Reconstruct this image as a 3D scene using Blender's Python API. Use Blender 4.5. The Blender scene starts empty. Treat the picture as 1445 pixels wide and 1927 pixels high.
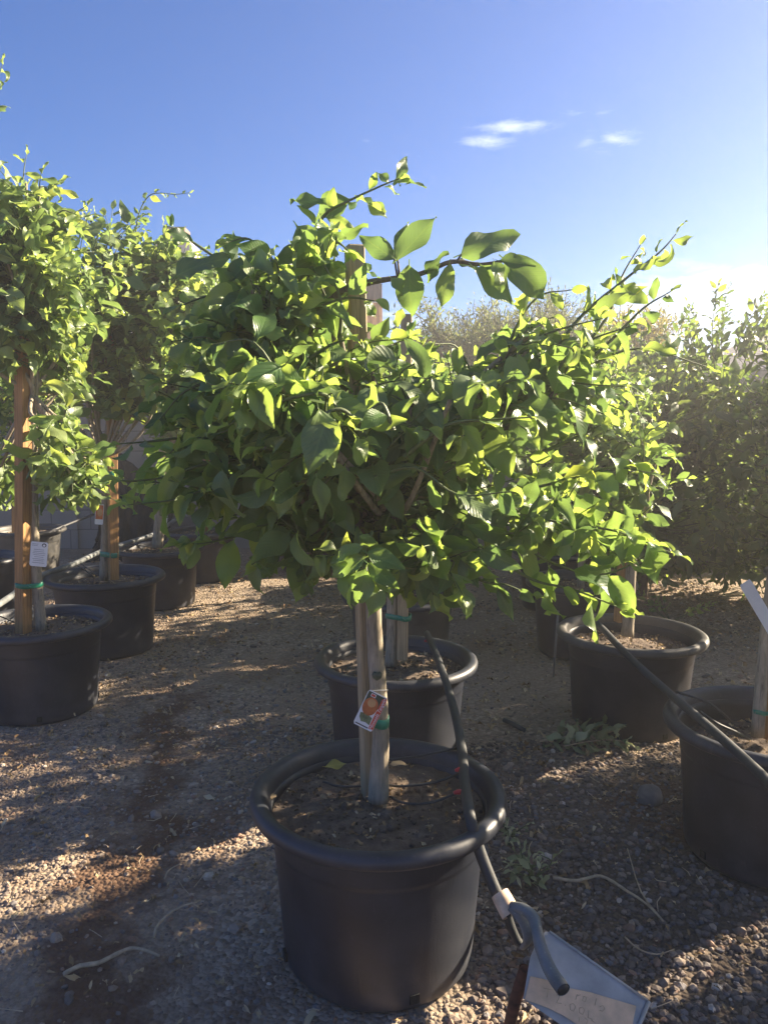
import bpy, math, random
import numpy as np
from mathutils import Vector, Matrix, noise as mnoise

R = math.radians
rng = np.random.default_rng(7)
random.seed(7)
scn = bpy.context.scene
COL = scn.collection

# ------------------------------------------------------------------ camera
CAM_H, PITCH, FPX, W0, H0 = 1.30, R(6.6), 1447.0, 1445.0, 1927.0
cam_d = bpy.data.cameras.new("camera")
cam_d.sensor_fit = 'HORIZONTAL'
cam_d.sensor_width = 36.0
cam_d.lens = 36.0 * FPX / W0
cam_d.clip_start = 0.05
cam_d.clip_end = 2000
cam = bpy.data.objects.new("camera", cam_d)
COL.objects.link(cam)
cam.location = (0, 0, CAM_H)
cam.rotation_euler = (R(90) - PITCH, 0, 0)
scn.camera = cam
CP, SP = math.cos(PITCH), math.sin(PITCH)

# ------------------------------------------------------------------ light
SUN_AZ, SUN_EL = R(66), R(26)
scn.view_settings.view_transform = 'Standard'
scn.view_settings.look = 'None'
scn.view_settings.gamma = 1
scn.view_settings.exposure = 2.6
scn.cycles.diffuse_bounces = 7
scn.cycles.max_bounces = 14
S = Vector((math.sin(SUN_AZ) * math.cos(SUN_EL), math.cos(SUN_AZ) * math.cos(SUN_EL), math.sin(SUN_EL)))
sl = bpy.data.lights.new("sun", 'SUN')
sl.energy = 3.9
sl.angle = R(0.5)
sl.color = (1.0, 0.84, 0.62)
so = bpy.data.objects.new("sun", sl)
COL.objects.link(so)
so.rotation_euler = S.to_track_quat('Z', 'Y').to_euler()


def ray(px, py):
    u, v = (px - W0 / 2) / FPX, (H0 / 2 - py) / FPX
    return Vector((u, CP + v * SP, -SP + v * CP))


def at(px, py, Y):
    d = ray(px, py)
    return Vector((d.x * Y / d.y, Y, CAM_H + d.z * Y / d.y))


def atz(px, py, z=0.0):
    d = ray(px, py)
    t = (z - CAM_H) / d.z
    return Vector((d.x * t, d.y * t, z))


# ------------------------------------------------------------------ sky
w = bpy.data.worlds.new("World")
scn.world = w
w.use_nodes = True
nt = w.node_tree
for n in list(nt.nodes):
    nt.nodes.remove(n)


def N(tree, typ, **kw):
    n = tree.nodes.new(typ)
    for k, v in kw.items():
        if k.startswith('i_'):
            n.inputs[k[2:].replace('_', ' ')].default_value = v
        else:
            setattr(n, k, v)
    return n


def math_n(tree, op, a, b=None, clamp=False):
    n = tree.nodes.new('ShaderNodeMath')
    n.operation = op
    n.use_clamp = clamp
    for i, x in enumerate((a, b)):
        if x is None:
            continue
        if isinstance(x, (int, float)):
            n.inputs[i].default_value = x
        else:
            tree.links.new(x, n.inputs[i])
    return n.outputs[0]


sky = N(nt, 'ShaderNodeTexSky', sky_type='NISHITA', sun_disc=False, sun_elevation=SUN_EL, sun_rotation=SUN_AZ,
        altitude=300, air_density=1.0, dust_density=.35, ozone_density=4.0)
tc = N(nt, 'ShaderNodeTexCoord')
# small clouds, each a soft patch of sky direction broken up by noise
clouds = [((965, 237), .042, .007, 1.0), ((912, 266), .032, .007, .9), ((1160, 263), .022, .010, .8), ((1108, 263), .016, .009, .45),
          ((1085, 211), .022, .006, .5), ((1132, 212), .012, .004, .5), ((805, 292), .024, .005, .5), ((1300, 590), .10, .045, 1.25),
          ((1400, 525), .08, .012, .7), ((735, 605), .10, .022, .8), ((1430, 640), .14, .05, 1.0), ((690, 266), .007, .003, .4),
          ((900, 214), .05, .006, .3), ((880, 300), .05, .005, .25)]
mask = None
for (px, py), rx, rz, amp in clouds:
    d = ray(px, py).normalized()
    vs = N(nt, 'ShaderNodeVectorMath', operation='SUBTRACT')
    nt.links.new(tc.outputs['Generated'], vs.inputs[0])
    vs.inputs[1].default_value = d
    vm = N(nt, 'ShaderNodeVectorMath', operation='MULTIPLY')
    nt.links.new(vs.outputs[0], vm.inputs[0])
    vm.inputs[1].default_value = (1 / rx, 1 / rx, 1 / rz)
    vl = N(nt, 'ShaderNodeVectorMath', operation='LENGTH')
    nt.links.new(vm.outputs[0], vl.inputs[0])
    m = math_n(nt, 'SUBTRACT', 1.0, math_n(nt, 'MULTIPLY', vl.outputs['Value'], .55), clamp=True)
    m = math_n(nt, 'MULTIPLY', m, amp)
    mask = m if mask is None else math_n(nt, 'MAXIMUM', mask, m)
mp = N(nt, 'ShaderNodeMapping')
mp.inputs['Scale'].default_value = (16, 16, 60)
nt.links.new(tc.outputs['Generated'], mp.inputs['Vector'])
nz = N(nt, 'ShaderNodeTexNoise', i_Scale=1.6, i_Detail=7.0, i_Roughness=.62, i_Distortion=.4)
nt.links.new(mp.outputs[0], nz.inputs['Vector'])
cm = math_n(nt, 'MULTIPLY', math_n(nt, 'SUBTRACT', math_n(nt, 'ADD', nz.outputs['Fac'], math_n(nt, 'MULTIPLY', mask, .55)), .68), 2.6, clamp=True)
cm = math_n(nt, 'MULTIPLY', cm, math_n(nt, 'MULTIPLY', mask, 1.6, clamp=True))
cm = math_n(nt, 'MULTIPLY', cm, .5)
mix = N(nt, 'ShaderNodeMix', data_type='RGBA')
nt.links.new(cm, mix.inputs[0])
wb = N(nt, 'ShaderNodeMix', data_type='RGBA', blend_type='MULTIPLY')
wb.inputs[0].default_value = 1
nt.links.new(sky.outputs[0], wb.inputs[6])
wb.inputs[7].default_value = (.165, .36, .61, 1)
nt.links.new(wb.outputs[2], mix.inputs[6])
mix.inputs[7].default_value = (5.2, 5.6, 6.4, 1)
bg = N(nt, 'ShaderNodeBackground', i_Strength=0.05)
nt.links.new(mix.outputs[2], bg.inputs[0])
out = N(nt, 'ShaderNodeOutputWorld')
nt.links.new(bg.outputs[0], out.inputs[0])


# ------------------------------------------------------------------ materials
def new_mat(name):
    m = bpy.data.materials.new(name)
    m.use_nodes = True
    t = m.node_tree
    b = t.nodes['Principled BSDF']
    return m, t, b


def ramp(t, fac, stops):
    r = t.nodes.new('ShaderNodeValToRGB')
    e = r.color_ramp.elements
    while len(e) < len(stops):
        e.new(.5)
    for el, (p, c) in zip(e, stops):
        el.position = p
        el.color = (*c, 1) if len(c) == 3 else c
    t.links.new(fac, r.inputs[0])
    return r.outputs[0]


def noise_n(t, vec, scale, detail=4, rough=.55, dist=0):
    n = N(t, 'ShaderNodeTexNoise', i_Scale=float(scale), i_Detail=float(detail), i_Roughness=rough, i_Distortion=float(dist))
    if vec is not None:
        t.links.new(vec, n.inputs['Vector'])
    return n.outputs['Fac']


def coord(t, which='Object', scale=None):
    c = N(t, 'ShaderNodeTexCoord')
    if scale is None:
        return c.outputs[which]
    m = N(t, 'ShaderNodeMapping')
    m.inputs['Scale'].default_value = scale
    t.links.new(c.outputs[which], m.inputs['Vector'])
    return m.outputs[0]


def bump(t, b, h, strength=.3, dist=.01):
    n = N(t, 'ShaderNodeBump', i_Strength=strength, i_Distance=dist)
    t.links.new(h, n.inputs['Height'])
    t.links.new(n.outputs[0], b.inputs['Normal'])


def mixc(t, fac, a, b_):
    m = N(t, 'ShaderNodeMix', data_type='RGBA')
    if isinstance(fac, (int, float)):
        m.inputs[0].default_value = fac
    else:
        t.links.new(fac, m.inputs[0])
    for i, x in ((6, a), (7, b_)):
        if isinstance(x, tuple):
            m.inputs[i].default_value = (*x, 1)
        else:
            t.links.new(x, m.inputs[i])
    return m.outputs[2]


def simple(name, colr, rough=.6, var=.25, scale=20, metal=0, bumps=.15, stretch=None, coordn='Object'):
    m, t, b = new_mat(name)
    v = coord(t, coordn, stretch)
    f = noise_n(t, v, scale, 5)
    lo = tuple(c * (1 - var) for c in colr)
    hi = tuple(min(1, c * (1 + var)) for c in colr)
    c = ramp(t, f, [(.3, lo), (.7, hi)])
    t.links.new(c, b.inputs['Base Color'])
    b.inputs['Roughness'].default_value = rough
    b.inputs['Metallic'].default_value = metal
    if bumps:
        bump(t, b, f, bumps, .004)
    return m


def leaf_mat(name, dark, mid, light, young, transl, rough=.36, tfac=.42, veins=True, spec=.5):
    m, t, b = new_mat(name)
    at_ = N(t, 'ShaderNodeAttribute', attribute_name='tint')
    sp = N(t, 'ShaderNodeSeparateColor')
    t.links.new(at_.outputs['Color'], sp.inputs[0])
    c = ramp(t, sp.outputs[0], [(0, dark), (.45, mid), (.85, light), (1, young)])
    c = mixc(t, sp.outputs[1], c, young)
    tr = ramp(t, sp.outputs[0], [(0, tuple(x * y for x, y in zip(transl, (.22, .30, .5)))), (.4, tuple(x * y for x, y in zip(transl, (.50, .60, .8)))), (.8, transl), (1, tuple(min(1, x * y) for x, y in zip(transl, (1.2, 1.08, .9))))])
    geo_ = N(t, 'ShaderNodeNewGeometry')
    if veins:
        uv = N(t, 'ShaderNodeUVMap', uv_map='UVMap')
        su = N(t, 'ShaderNodeSeparateXYZ')
        t.links.new(uv.outputs[0], su.inputs[0])
        ax = math_n(t, 'ABSOLUTE', math_n(t, 'SUBTRACT', su.outputs[0], .5))
        midrib = math_n(t, 'SUBTRACT', 1.0, math_n(t, 'MULTIPLY', ax, 24.0), clamp=True)
        ph = math_n(t, 'SUBTRACT', math_n(t, 'MULTIPLY', su.outputs[1], 60.0), math_n(t, 'MULTIPLY', ax, 46.0))
        lat = math_n(t, 'MULTIPLY', math_n(t, 'POWER', math_n(t, 'ABSOLUTE', math_n(t, 'SINE', ph)), 12.0), .35)
        v = math_n(t, 'MAXIMUM', midrib, lat)
        c = mixc(t, math_n(t, 'MULTIPLY', v, .45), c, tuple(min(1, x * 1.9) for x in light))
        blot = noise_n(t, coord(t, 'Object'), 55, 3)
        c = mixc(t, math_n(t, 'MULTIPLY', math_n(t, 'SUBTRACT', blot, .45, clamp=True), 1.2), c, tuple(x * .55 for x in mid))
        spk = math_n(t, 'MULTIPLY', math_n(t, 'SUBTRACT', noise_n(t, coord(t, 'Object'), 210, 3, .6), .63, clamp=True), 6.0, clamp=True)
        c = mixc(t, math_n(t, 'MULTIPLY', spk, .5), c, (.30, .29, .20))
        yel = math_n(t, 'MULTIPLY', math_n(t, 'SUBTRACT', noise_n(t, coord(t, 'Object'), 21, 3, .6), .60, clamp=True), 4.0, clamp=True)
        c = mixc(t, math_n(t, 'MULTIPLY', yel, .45), c, (.26, .27, .07))
        hgt = math_n(t, 'ADD', math_n(t, 'MULTIPLY', math_n(t, 'SINE', ph), .25), math_n(t, 'ADD', math_n(t, 'MULTIPLY', v, -.5), blot))
        bump(t, b, hgt, .35, .0025)
        tr = mixc(t, math_n(t, 'MULTIPLY', v, .4), tr, tuple(x * .5 for x in transl))
    under = mixc(t, .45, c, (.26, .32, .17))
    c = mixc(t, geo_.outputs['Backfacing'], c, under) if veins else c
    t.links.new(c, b.inputs['Base Color'])
    b.inputs['Roughness'].default_value = rough
    b.inputs['Specular IOR Level'].default_value = spec
    tb = N(t, 'ShaderNodeBsdfTranslucent')
    t.links.new(tr, tb.inputs[0])
    ms = N(t, 'ShaderNodeMixShader', i_Fac=tfac)
    t.links.new(b.outputs[0], ms.inputs[1])
    t.links.new(tb.outputs[0], ms.inputs[2])
    t.links.new(ms.outputs[0], t.nodes['Material Output'].inputs[0])
    return m


M = {}
M['leaf'] = leaf_mat('citrus_leaf', (.055, .115, .042), (.095, .19, .058), (.14, .245, .068), (.23, .31, .08), (.50, .64, .10), tfac=.5)
M['leaf_lit'] = leaf_mat('citrus_leaf_lit', (.07, .13, .04), (.13, .21, .06), (.195, .28, .08), (.30, .36, .11), (.54, .66, .12), tfac=.46)  # sunlight on the left row is raised into this leaf colour
M['leaf_dark'] = leaf_mat('dense_citrus_leaf', (.05, .105, .034), (.08, .155, .045), (.115, .195, .052), (.19, .25, .06), (.40, .52, .07), tfac=.45)
M['leaf_tiny'] = leaf_mat('palo_verde_leaf', (.07, .11, .04), (.105, .15, .05), (.15, .185, .055), (.26, .23, .055), (.30, .34, .09), veins=False, rough=.6)
M['leaf_gold'] = leaf_mat('golden_leaf', (.20, .16, .03), (.30, .22, .035), (.38, .28, .04), (.42, .33, .05), (.5, .4, .05), veins=False, rough=.6)
M['leaf_dry'] = leaf_mat('dry_leaf', (.22, .13, .06), (.40, .28, .15), (.56, .44, .27), (.68, .57, .38), (.30, .2, .08), tfac=.15, rough=.75, veins=False, spec=.2)
M['leaf_cut'] = leaf_mat('wilted_leaf', (.24, .27, .14), (.36, .38, .21), (.46, .46, .28), (.52, .48, .31), (.4, .44, .16), tfac=.2, rough=.7, veins=False, spec=.2)
M['stem'] = simple('green_stem', (.09, .12, .04), .6, .3, 60)


def bark_mat(name, colr, var=.35):
    m, t, b = new_mat(name)
    v = coord(t, 'Object', (60, 60, 9))
    f = noise_n(t, v, 1.6, 6, .65, .6)
    f2 = noise_n(t, coord(t, 'Object'), 14, 3)
    c = ramp(t, f, [(.3, tuple(x * .42 for x in colr)), (.46, colr), (.7, tuple(min(1, x * 1.45) for x in colr))])
    c = mixc(t, math_n(t, 'MULTIPLY', math_n(t, 'SUBTRACT', f2, .5, clamp=True), 1.6), c, (colr[0] * .45, colr[1] * .5, colr[2] * .45))
    t.links.new(c, b.inputs['Base Color'])
    b.inputs['Roughness'].default_value = .85
    bump(t, b, f, .6, .004)
    return m


M['bark'] = bark_mat('citrus_bark', (.27, .225, .165))
M['bark_dark'] = bark_mat('dark_bark', (.12, .095, .07))
M['bark_green'] = bark_mat('green_bark', (.16, .16, .08))


def wood_mat(name, colr):
    m, t, b = new_mat(name)
    v = coord(t, 'Object', (38, 38, 1.6))
    f = noise_n(t, v, 3.2, 6, .6, 1.2)
    f2 = noise_n(t, coord(t, 'Object', (7, 7, 1.5)), 2.0, 4)
    c = ramp(t, f, [(.3, tuple(x * .45 for x in colr)), (.5, colr), (.75, tuple(min(1, x * 1.35) for x in colr))])
    c = mixc(t, math_n(t, 'MULTIPLY', math_n(t, 'SUBTRACT', f2, .45, clamp=True), 2.2), c, tuple(x * .5 for x in colr))
    t.links.new(c, b.inputs['Base Color'])
    b.inputs['Roughness'].default_value = .8
    bump(t, b, f, .5, .003)
    return m


M['wood_grey'] = wood_mat('weathered_stake_wood', (.36, .28, .17))
M['wood_orange'] = wood_mat('orange_stake_wood', (.36, .19, .07))
M['wood_pale'] = wood_mat('pale_stake_wood', (.36, .27, .16))
M['bamboo'] = wood_mat('peeled_pole_wood', (.34, .24, .12))


def plastic_mat(name, colr, dust, dust_amt=.35, rough=.5):
    m, t, b = new_mat(name)
    o = coord(t, 'Object')
    f = noise_n(t, o, 5, 6, .6)
    sc = noise_n(t, coord(t, 'Object', (14, 14, 2.2)), 3.2, 6, .7, .8)
    fine = noise_n(t, o, 420, 2, .6)
    d = math_n(t, 'MULTIPLY', math_n(t, 'SUBTRACT', f, .42, clamp=True), dust_amt * 2.2)
    spk = math_n(t, 'MULTIPLY', math_n(t, 'SUBTRACT', noise_n(t, o, 190, 2, .5), .64, clamp=True), 2.6 * dust_amt + .5)
    d = math_n(t, 'ADD', d, spk)
    scr = math_n(t, 'MULTIPLY', math_n(t, 'SUBTRACT', sc, .60, clamp=True), 3.0 * dust_amt)
    # soil splashed on the foot of the pot
    sx = N(t, 'ShaderNodeSeparateXYZ')
    t.links.new(o, sx.inputs[0])
    foot = math_n(t, 'SUBTRACT', math_n(t, 'MULTIPLY', f, .16), sx.outputs[2])
    foot = math_n(t, 'MULTIPLY', foot, 9.0, clamp=True)
    foot = math_n(t, 'MULTIPLY', foot, .28)
    d = math_n(t, 'ADD', math_n(t, 'ADD', d, scr), foot, clamp=True)
    c = mixc(t, d, colr, dust)
    t.links.new(c, b.inputs['Base Color'])
    rr = math_n(t, 'ADD', math_n(t, 'MULTIPLY', f, .3), rough - .12)
    t.links.new(rr, b.inputs['Roughness'])
    bump(t, b, math_n(t, 'ADD', math_n(t, 'MULTIPLY', fine, .5), sc), .22, .003)
    return m


M['pot'] = plastic_mat('black_pot_plastic', (.013, .016, .026), (.14, .14, .15), .32, .42)
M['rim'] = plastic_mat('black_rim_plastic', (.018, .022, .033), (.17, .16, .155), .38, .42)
M['pot_grey'] = plastic_mat('sunlit_dusty_pot_plastic', (.045, .044, .042), (.24, .21, .17), .55)  # paler copy of the pot plastic: dust plus sunlight put into the colour
M['hose'] = plastic_mat('black_hose_plastic', (.018, .021, .024), (.15, .15, .15), .35, .55)
M['hose_old'] = plastic_mat('sun_bleached_hose_plastic', (.085, .095, .10), (.42, .43, .42), .8, .5)
M['red'] = simple('red_emitter_plastic', (.5, .03, .035), .4, .15)
M['tape'] = simple('green_tie_tape', (.012, .18, .11), .38, .25, 60, bumps=.05)
M['cloth'] = simple('black_shade_cloth', (.012, .014, .014), .9, .5, 40, bumps=.6)
M['galv'] = simple('galvanised_steel', (.40, .395, .385), .55, .25, 14, metal=.15, bumps=.1)
M['rust'] = simple('rusty_steel', (.10, .035, .022), .85, .6, 45, bumps=.5)
M['card'] = simple('faded_label_card', (.68, .47, .30), .85, .18, 30, bumps=.2)
M['collar'] = simple('faded_plastic_collar', (.62, .44, .30), .6, .22, 45, bumps=.1)
M['ink'] = simple('faint_pencil', (.50, .34, .21), .9, .1)
M['white'] = simple('white_tag_plastic', (.72, .73, .74), .45, .05, bumps=0)
M['grey_print'] = simple('grey_print', (.28, .29, .31), .6, .1, bumps=0)
M['black_print'] = simple('dark_print', (.03, .03, .035), .6, .1, bumps=0)
M['orange'] = simple('printed_orange', (.52, .14, .04), .45, .45, 30, bumps=0)
M['peach'] = simple('printed_peach', (.56, .30, .13), .45, .2, 26, bumps=0)
M['redstrip'] = simple('printed_red', (.60, .07, .03), .45, .15, bumps=0)
M['darkgreen'] = simple('printed_dark_green', (.05, .07, .045), .45, .35, 90, bumps=0)
M['olive'] = simple('printed_leaf_green', (.13, .16, .08), .45, .6, 120, bumps=0)
M['string'] = simple('white_string', (.7, .69, .66), .8, .1)
M['rock'] = simple('grey_rock', (.16, .145, .135), .85, .25, 18, bumps=.4)
M['rod'] = simple('thin_rod', (.20, .19, .18), .5, .2)
M['twig'] = simple('dry_twig_bark', (.46, .36, .24), .85, .3, 40)


def soil_mat():
    m, t, b = new_mat('pot_soil')
    o = coord(t, 'Object')
    f = noise_n(t, o, 26, 8, .7)
    g = noise_n(t, o, 5, 4)
    c = ramp(t, f, [(.25, (.06, .042, .03)), (.5, (.14, .10, .072)), (.68, (.24, .18, .13)), (.82, (.42, .34, .26))])
    c = mixc(t, math_n(t, 'MULTIPLY', math_n(t, 'SUBTRACT', g, .42, clamp=True), 2.0), c, (.13, .115, .10))
    t.links.new(c, b.inputs['Base Color'])
    b.inputs['Roughness'].default_value = .95
    bump(t, b, f, 1.0, .02)
    return m


M['soil'] = soil_mat()


def ground_mat():
    m, t, b = new_mat('gravelly_dirt')
    o = coord(t, 'Object')
    big = noise_n(t, o, .9, 5, .55, .6)
    f = noise_n(t, o, 60, 6, .7)
    vor = N(t, 'ShaderNodeTexVoronoi', i_Scale=75.0)
    t.links.new(o, vor.inputs['Vector'])
    sv = N(t, 'ShaderNodeSeparateColor')
    t.links.new(vor.outputs['Color'], sv.inputs[0])
    stone = ramp(t, sv.outputs[0], [(0, (.19, .15, .118)), (.45, (.30, .24, .185)), (.8, (.40, .32, .25)), (1, (.54, .44, .34))])
    dirt = ramp(t, f, [(.3, (.20, .145, .10)), (.55, (.34, .26, .185)), (.8, (.50, .395, .29))])
    k = math_n(t, 'MULTIPLY', math_n(t, 'SUBTRACT', big, .38), 4.5, clamp=True)
    c = mixc(t, math_n(t, 'MULTIPLY', k, .8), dirt, stone)
    wet = math_n(t, 'MULTIPLY', math_n(t, 'SUBTRACT', noise_n(t, o, 1.3, 4, .5, 1.0), .56), 7.0, clamp=True)
    sx = N(t, 'ShaderNodeSeparateXYZ')
    t.links.new(o, sx.inputs[0])
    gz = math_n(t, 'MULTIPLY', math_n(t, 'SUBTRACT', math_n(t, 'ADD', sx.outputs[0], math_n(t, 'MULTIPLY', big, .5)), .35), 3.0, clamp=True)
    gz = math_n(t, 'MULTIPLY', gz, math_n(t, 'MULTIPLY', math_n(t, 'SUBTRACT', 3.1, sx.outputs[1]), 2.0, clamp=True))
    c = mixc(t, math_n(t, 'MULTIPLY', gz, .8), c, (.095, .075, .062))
    nzs = math_n(t, 'SUBTRACT', noise_n(t, o, 3.5, 5, .6), .5)
    ln_ = math_n(t, 'ADD', math_n(t, 'ADD', sx.outputs[0], .40), math_n(t, 'ADD', math_n(t, 'MULTIPLY', sx.outputs[1], .165), math_n(t, 'MULTIPLY', nzs, .9)))
    strip = math_n(t, 'MULTIPLY', math_n(t, 'SUBTRACT', .17, math_n(t, 'ABSOLUTE', ln_)), 8.0, clamp=True)
    strip = math_n(t, 'MULTIPLY', strip, math_n(t, 'MULTIPLY', math_n(t, 'SUBTRACT', 3.9, sx.outputs[1]), 2.0, clamp=True))
    c = mixc(t, math_n(t, 'MULTIPLY', strip, .85), c, (.13, .07, .042))
    c = mixc(t, math_n(t, 'MULTIPLY', wet, .65), c, (.15, .08, .045))
    t.links.new(c, b.inputs['Base Color'])
    b.inputs['Roughness'].default_value = .95
    b.inputs['Specular IOR Level'].default_value = .2
    h = math_n(t, 'ADD', math_n(t, 'MULTIPLY', f, .6), math_n(t, 'SUBTRACT', 1.0, vor.outputs['Distance']))
    bump(t, b, h, .9, .012)
    return m


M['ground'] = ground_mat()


def pebble_mat():
    m, t, b = new_mat('gravel_stone')
    a = N(t, 'ShaderNodeAttribute', attribute_name='tint')
    f = noise_n(t, coord(t, 'Object'), 140, 4, .6)
    c = mixc(t, math_n(t, 'MULTIPLY', f, .6), a.outputs['Color'], (.15, .11, .082))
    t.links.new(c, b.inputs['Base Color'])
    b.inputs['Roughness'].default_value = .85
    b.inputs['Specular IOR Level'].default_value = .3
    bump(t, b, f, .4, .003)
    return m


M['pebble'] = pebble_mat()


def block_mat():
    m, t, b = new_mat('concrete_block')
    v = coord(t, 'Object')
    mp_ = N(t, 'ShaderNodeMapping')
    mp_.inputs['Rotation'].default_value = (R(90), 0, 0)
    t.links.new(v, mp_.inputs['Vector'])
    br = N(t, 'ShaderNodeTexBrick', offset=.5)
    br.inputs['Scale'].default_value = 1.0
    br.inputs['Brick Width'].default_value = .405
    br.inputs['Row Height'].default_value = .203
    br.inputs['Mortar Size'].default_value = .006
    br.inputs['Mortar Smooth'].default_value = .3
    br.inputs['Color1'].default_value = (.27, .25, .23, 1)
    br.inputs['Color2'].default_value = (.31, .285, .26, 1)
    br.inputs['Mortar'].default_value = (.16, .15, .14, 1)
    t.links.new(mp_.outputs[0], br.inputs['Vector'])
    f = noise_n(t, v, 6, 6, .6)
    c = mixc(t, math_n(t, 'MULTIPLY', f, .4), br.outputs['Color'], (.19, .175, .16))
    t.links.new(c, b.inputs['Base Color'])
    b.inputs['Roughness'].default_value = .95
    h = math_n(t, 'ADD', math_n(t, 'MULTIPLY', br.outputs['Fac'], -1.0), math_n(t, 'MULTIPLY', noise_n(t, v, 90, 3), .4))
    bump(t, b, h, .5, .008)
    return m


M['block'] = block_mat()
M['stucco'] = simple('cream_stucco', (.56, .47, .40), .9, .08, 40, bumps=.3)
M['trim'] = simple('white_trim', (.75, .72, .68), .7, .05, bumps=.05)
M['terracotta'] = simple('terracotta_boards', (.38, .17, .08), .85, .2, 5, bumps=.2)


def tile_mat(name, a, b2):
    m, t, b = new_mat(name)
    v = coord(t, 'Object')
    wv = N(t, 'ShaderNodeTexWave', wave_type='BANDS', bands_direction='X', i_Scale=2.6, i_Distortion=.3)
    t.links.new(v, wv.inputs['Vector'])
    wy = N(t, 'ShaderNodeTexWave', wave_type='BANDS', bands_direction='Y', wave_profile='SAW', i_Scale=1.1)
    t.links.new(v, wy.inputs['Vector'])
    f = noise_n(t, v, 4, 4)
    t.links.new(ramp(t, f, [(.3, a), (.7, b2)]), b.inputs['Base Color'])
    b.inputs['Roughness'].default_value = .85
    bump(t, b, math_n(t, 'ADD', wv.outputs['Fac'], math_n(t, 'MULTIPLY', wy.outputs['Fac'], .6)), .9, .06)
    return m


M['tile'] = tile_mat('brown_roof_tile', (.14, .09, .075), (.24, .16, .13))
M['tile_grey'] = tile_mat('mauve_roof_tile', (.20, .15, .16), (.28, .21, .22))


# ------------------------------------------------------------------ mesh helpers
class Geo:
    def __init__(s):
        s.v, s.f4, s.m4, s.f3, s.m3, s.n = [], [], [], [], [], 0
        s.uv, s.tint = [], []

    def add(s, v, f, mat=0, uv=None, tint=None):
        v = np.asarray(v, float).reshape(-1, 3)
        q = [x for x in f if len(x) == 4]
        t3 = [x for x in f if len(x) == 3]
        s.raw(v, np.array(q, int) if q else None, np.array(t3, int) if t3 else None, mat, uv, tint)

    def raw(s, v, q, t3, mat=0, uv=None, tint=None):
        if q is not None and len(q):
            s.f4.append(q + s.n)
            s.m4.append(np.full(len(q), mat))
        if t3 is not None and len(t3):
            s.f3.append(t3 + s.n)
            s.m3.append(np.full(len(t3), mat))
        s.v.append(v)
        s.uv.append(np.zeros((len(v), 2)) if uv is None else uv)
        s.tint.append(np.full((len(v), 3), .5) if tint is None else tint)
        s.n += len(v)

    def build(s, name, mats, parent=None, origin=None, smooth=True, attrs=False):
        v = np.concatenate(s.v)
        o = Vector(origin) if origin is not None else Vector((0, 0, 0))
        v = v - np.array(o)
        me = bpy.data.meshes.new(name)
        q = np.concatenate(s.f4) if s.f4 else np.zeros((0, 4), int)
        t3 = np.concatenate(s.f3) if s.f3 else np.zeros((0, 3), int)
        loops = np.concatenate([q.ravel(), t3.ravel()])
        me.vertices.add(len(v))
        me.vertices.foreach_set('co', v.astype(np.float32).ravel())
        me.loops.add(len(loops))
        me.loops.foreach_set('vertex_index', loops.astype(np.int32))
        starts = np.concatenate([np.arange(len(q)) * 4, len(q) * 4 + np.arange(len(t3)) * 3])
        me.polygons.add(len(starts))
        me.polygons.foreach_set('loop_start', starts.astype(np.int32))
        mi = np.concatenate([np.concatenate(s.m4) if s.m4 else np.zeros(0, int), np.concatenate(s.m3) if s.m3 else np.zeros(0, int)])
        me.polygons.foreach_set('material_index', mi.astype(np.int32))
        me.polygons.foreach_set('use_smooth', np.full(len(starts), smooth))
        if attrs:
            uvl = me.uv_layers.new(name='UVMap')
            uv = np.concatenate(s.uv)
            uvl.data.foreach_set('uv', uv[loops].astype(np.float32).ravel())
            ca = me.color_attributes.new('tint', 'FLOAT_COLOR', 'POINT')
            tn = np.concatenate(s.tint)
            ca.data.foreach_set('color', np.concatenate([tn, np.ones((len(tn), 1))], 1).astype(np.float32).ravel())
        me.update(calc_edges=True)
        me.validate()
        for m in (mats if isinstance(mats, (list, tuple)) else [mats]):
            me.materials.append(m)
        ob = bpy.data.objects.new(name, me)
        COL.objects.link(ob)
        if parent is not None:
            ob.parent = parent
            ob.location = o - parent.location
        else:
            ob.location = o
        return ob


def empty(name, loc, label, cat, group=None):
    o = bpy.data.objects.new(name, None)
    o.empty_display_size = .1
    COL.objects.link(o)
    o.location = loc
    tag(o, label, cat, group)
    return o


def tag(o, label=None, cat=None, group=None, kind=None):
    if label:
        o['label'] = label
    if cat:
        o['category'] = cat
    if group:
        o['group'] = group
    if kind:
        o['kind'] = kind
    return o


def smooth_path(pts, k=6):
    P = [np.array(p, float) for p in pts]
    if len(P) < 3:
        return [P[0] + (P[-1] - P[0]) * i / k for i in range(k + 1)]
    P = [2 * P[0] - P[1]] + P + [2 * P[-1] - P[-2]]
    o = []
    for i in range(1, len(P) - 2):
        for j in range(k):
            t = j / k
            a, b, c, d = P[i - 1], P[i], P[i + 1], P[i + 2]
            o.append(.5 * (2 * b + (c - a) * t + (2 * a - 5 * b + 4 * c - d) * t * t + (3 * b - a - 3 * c + d) * t ** 3))
    o.append(P[-2])
    return o


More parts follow.
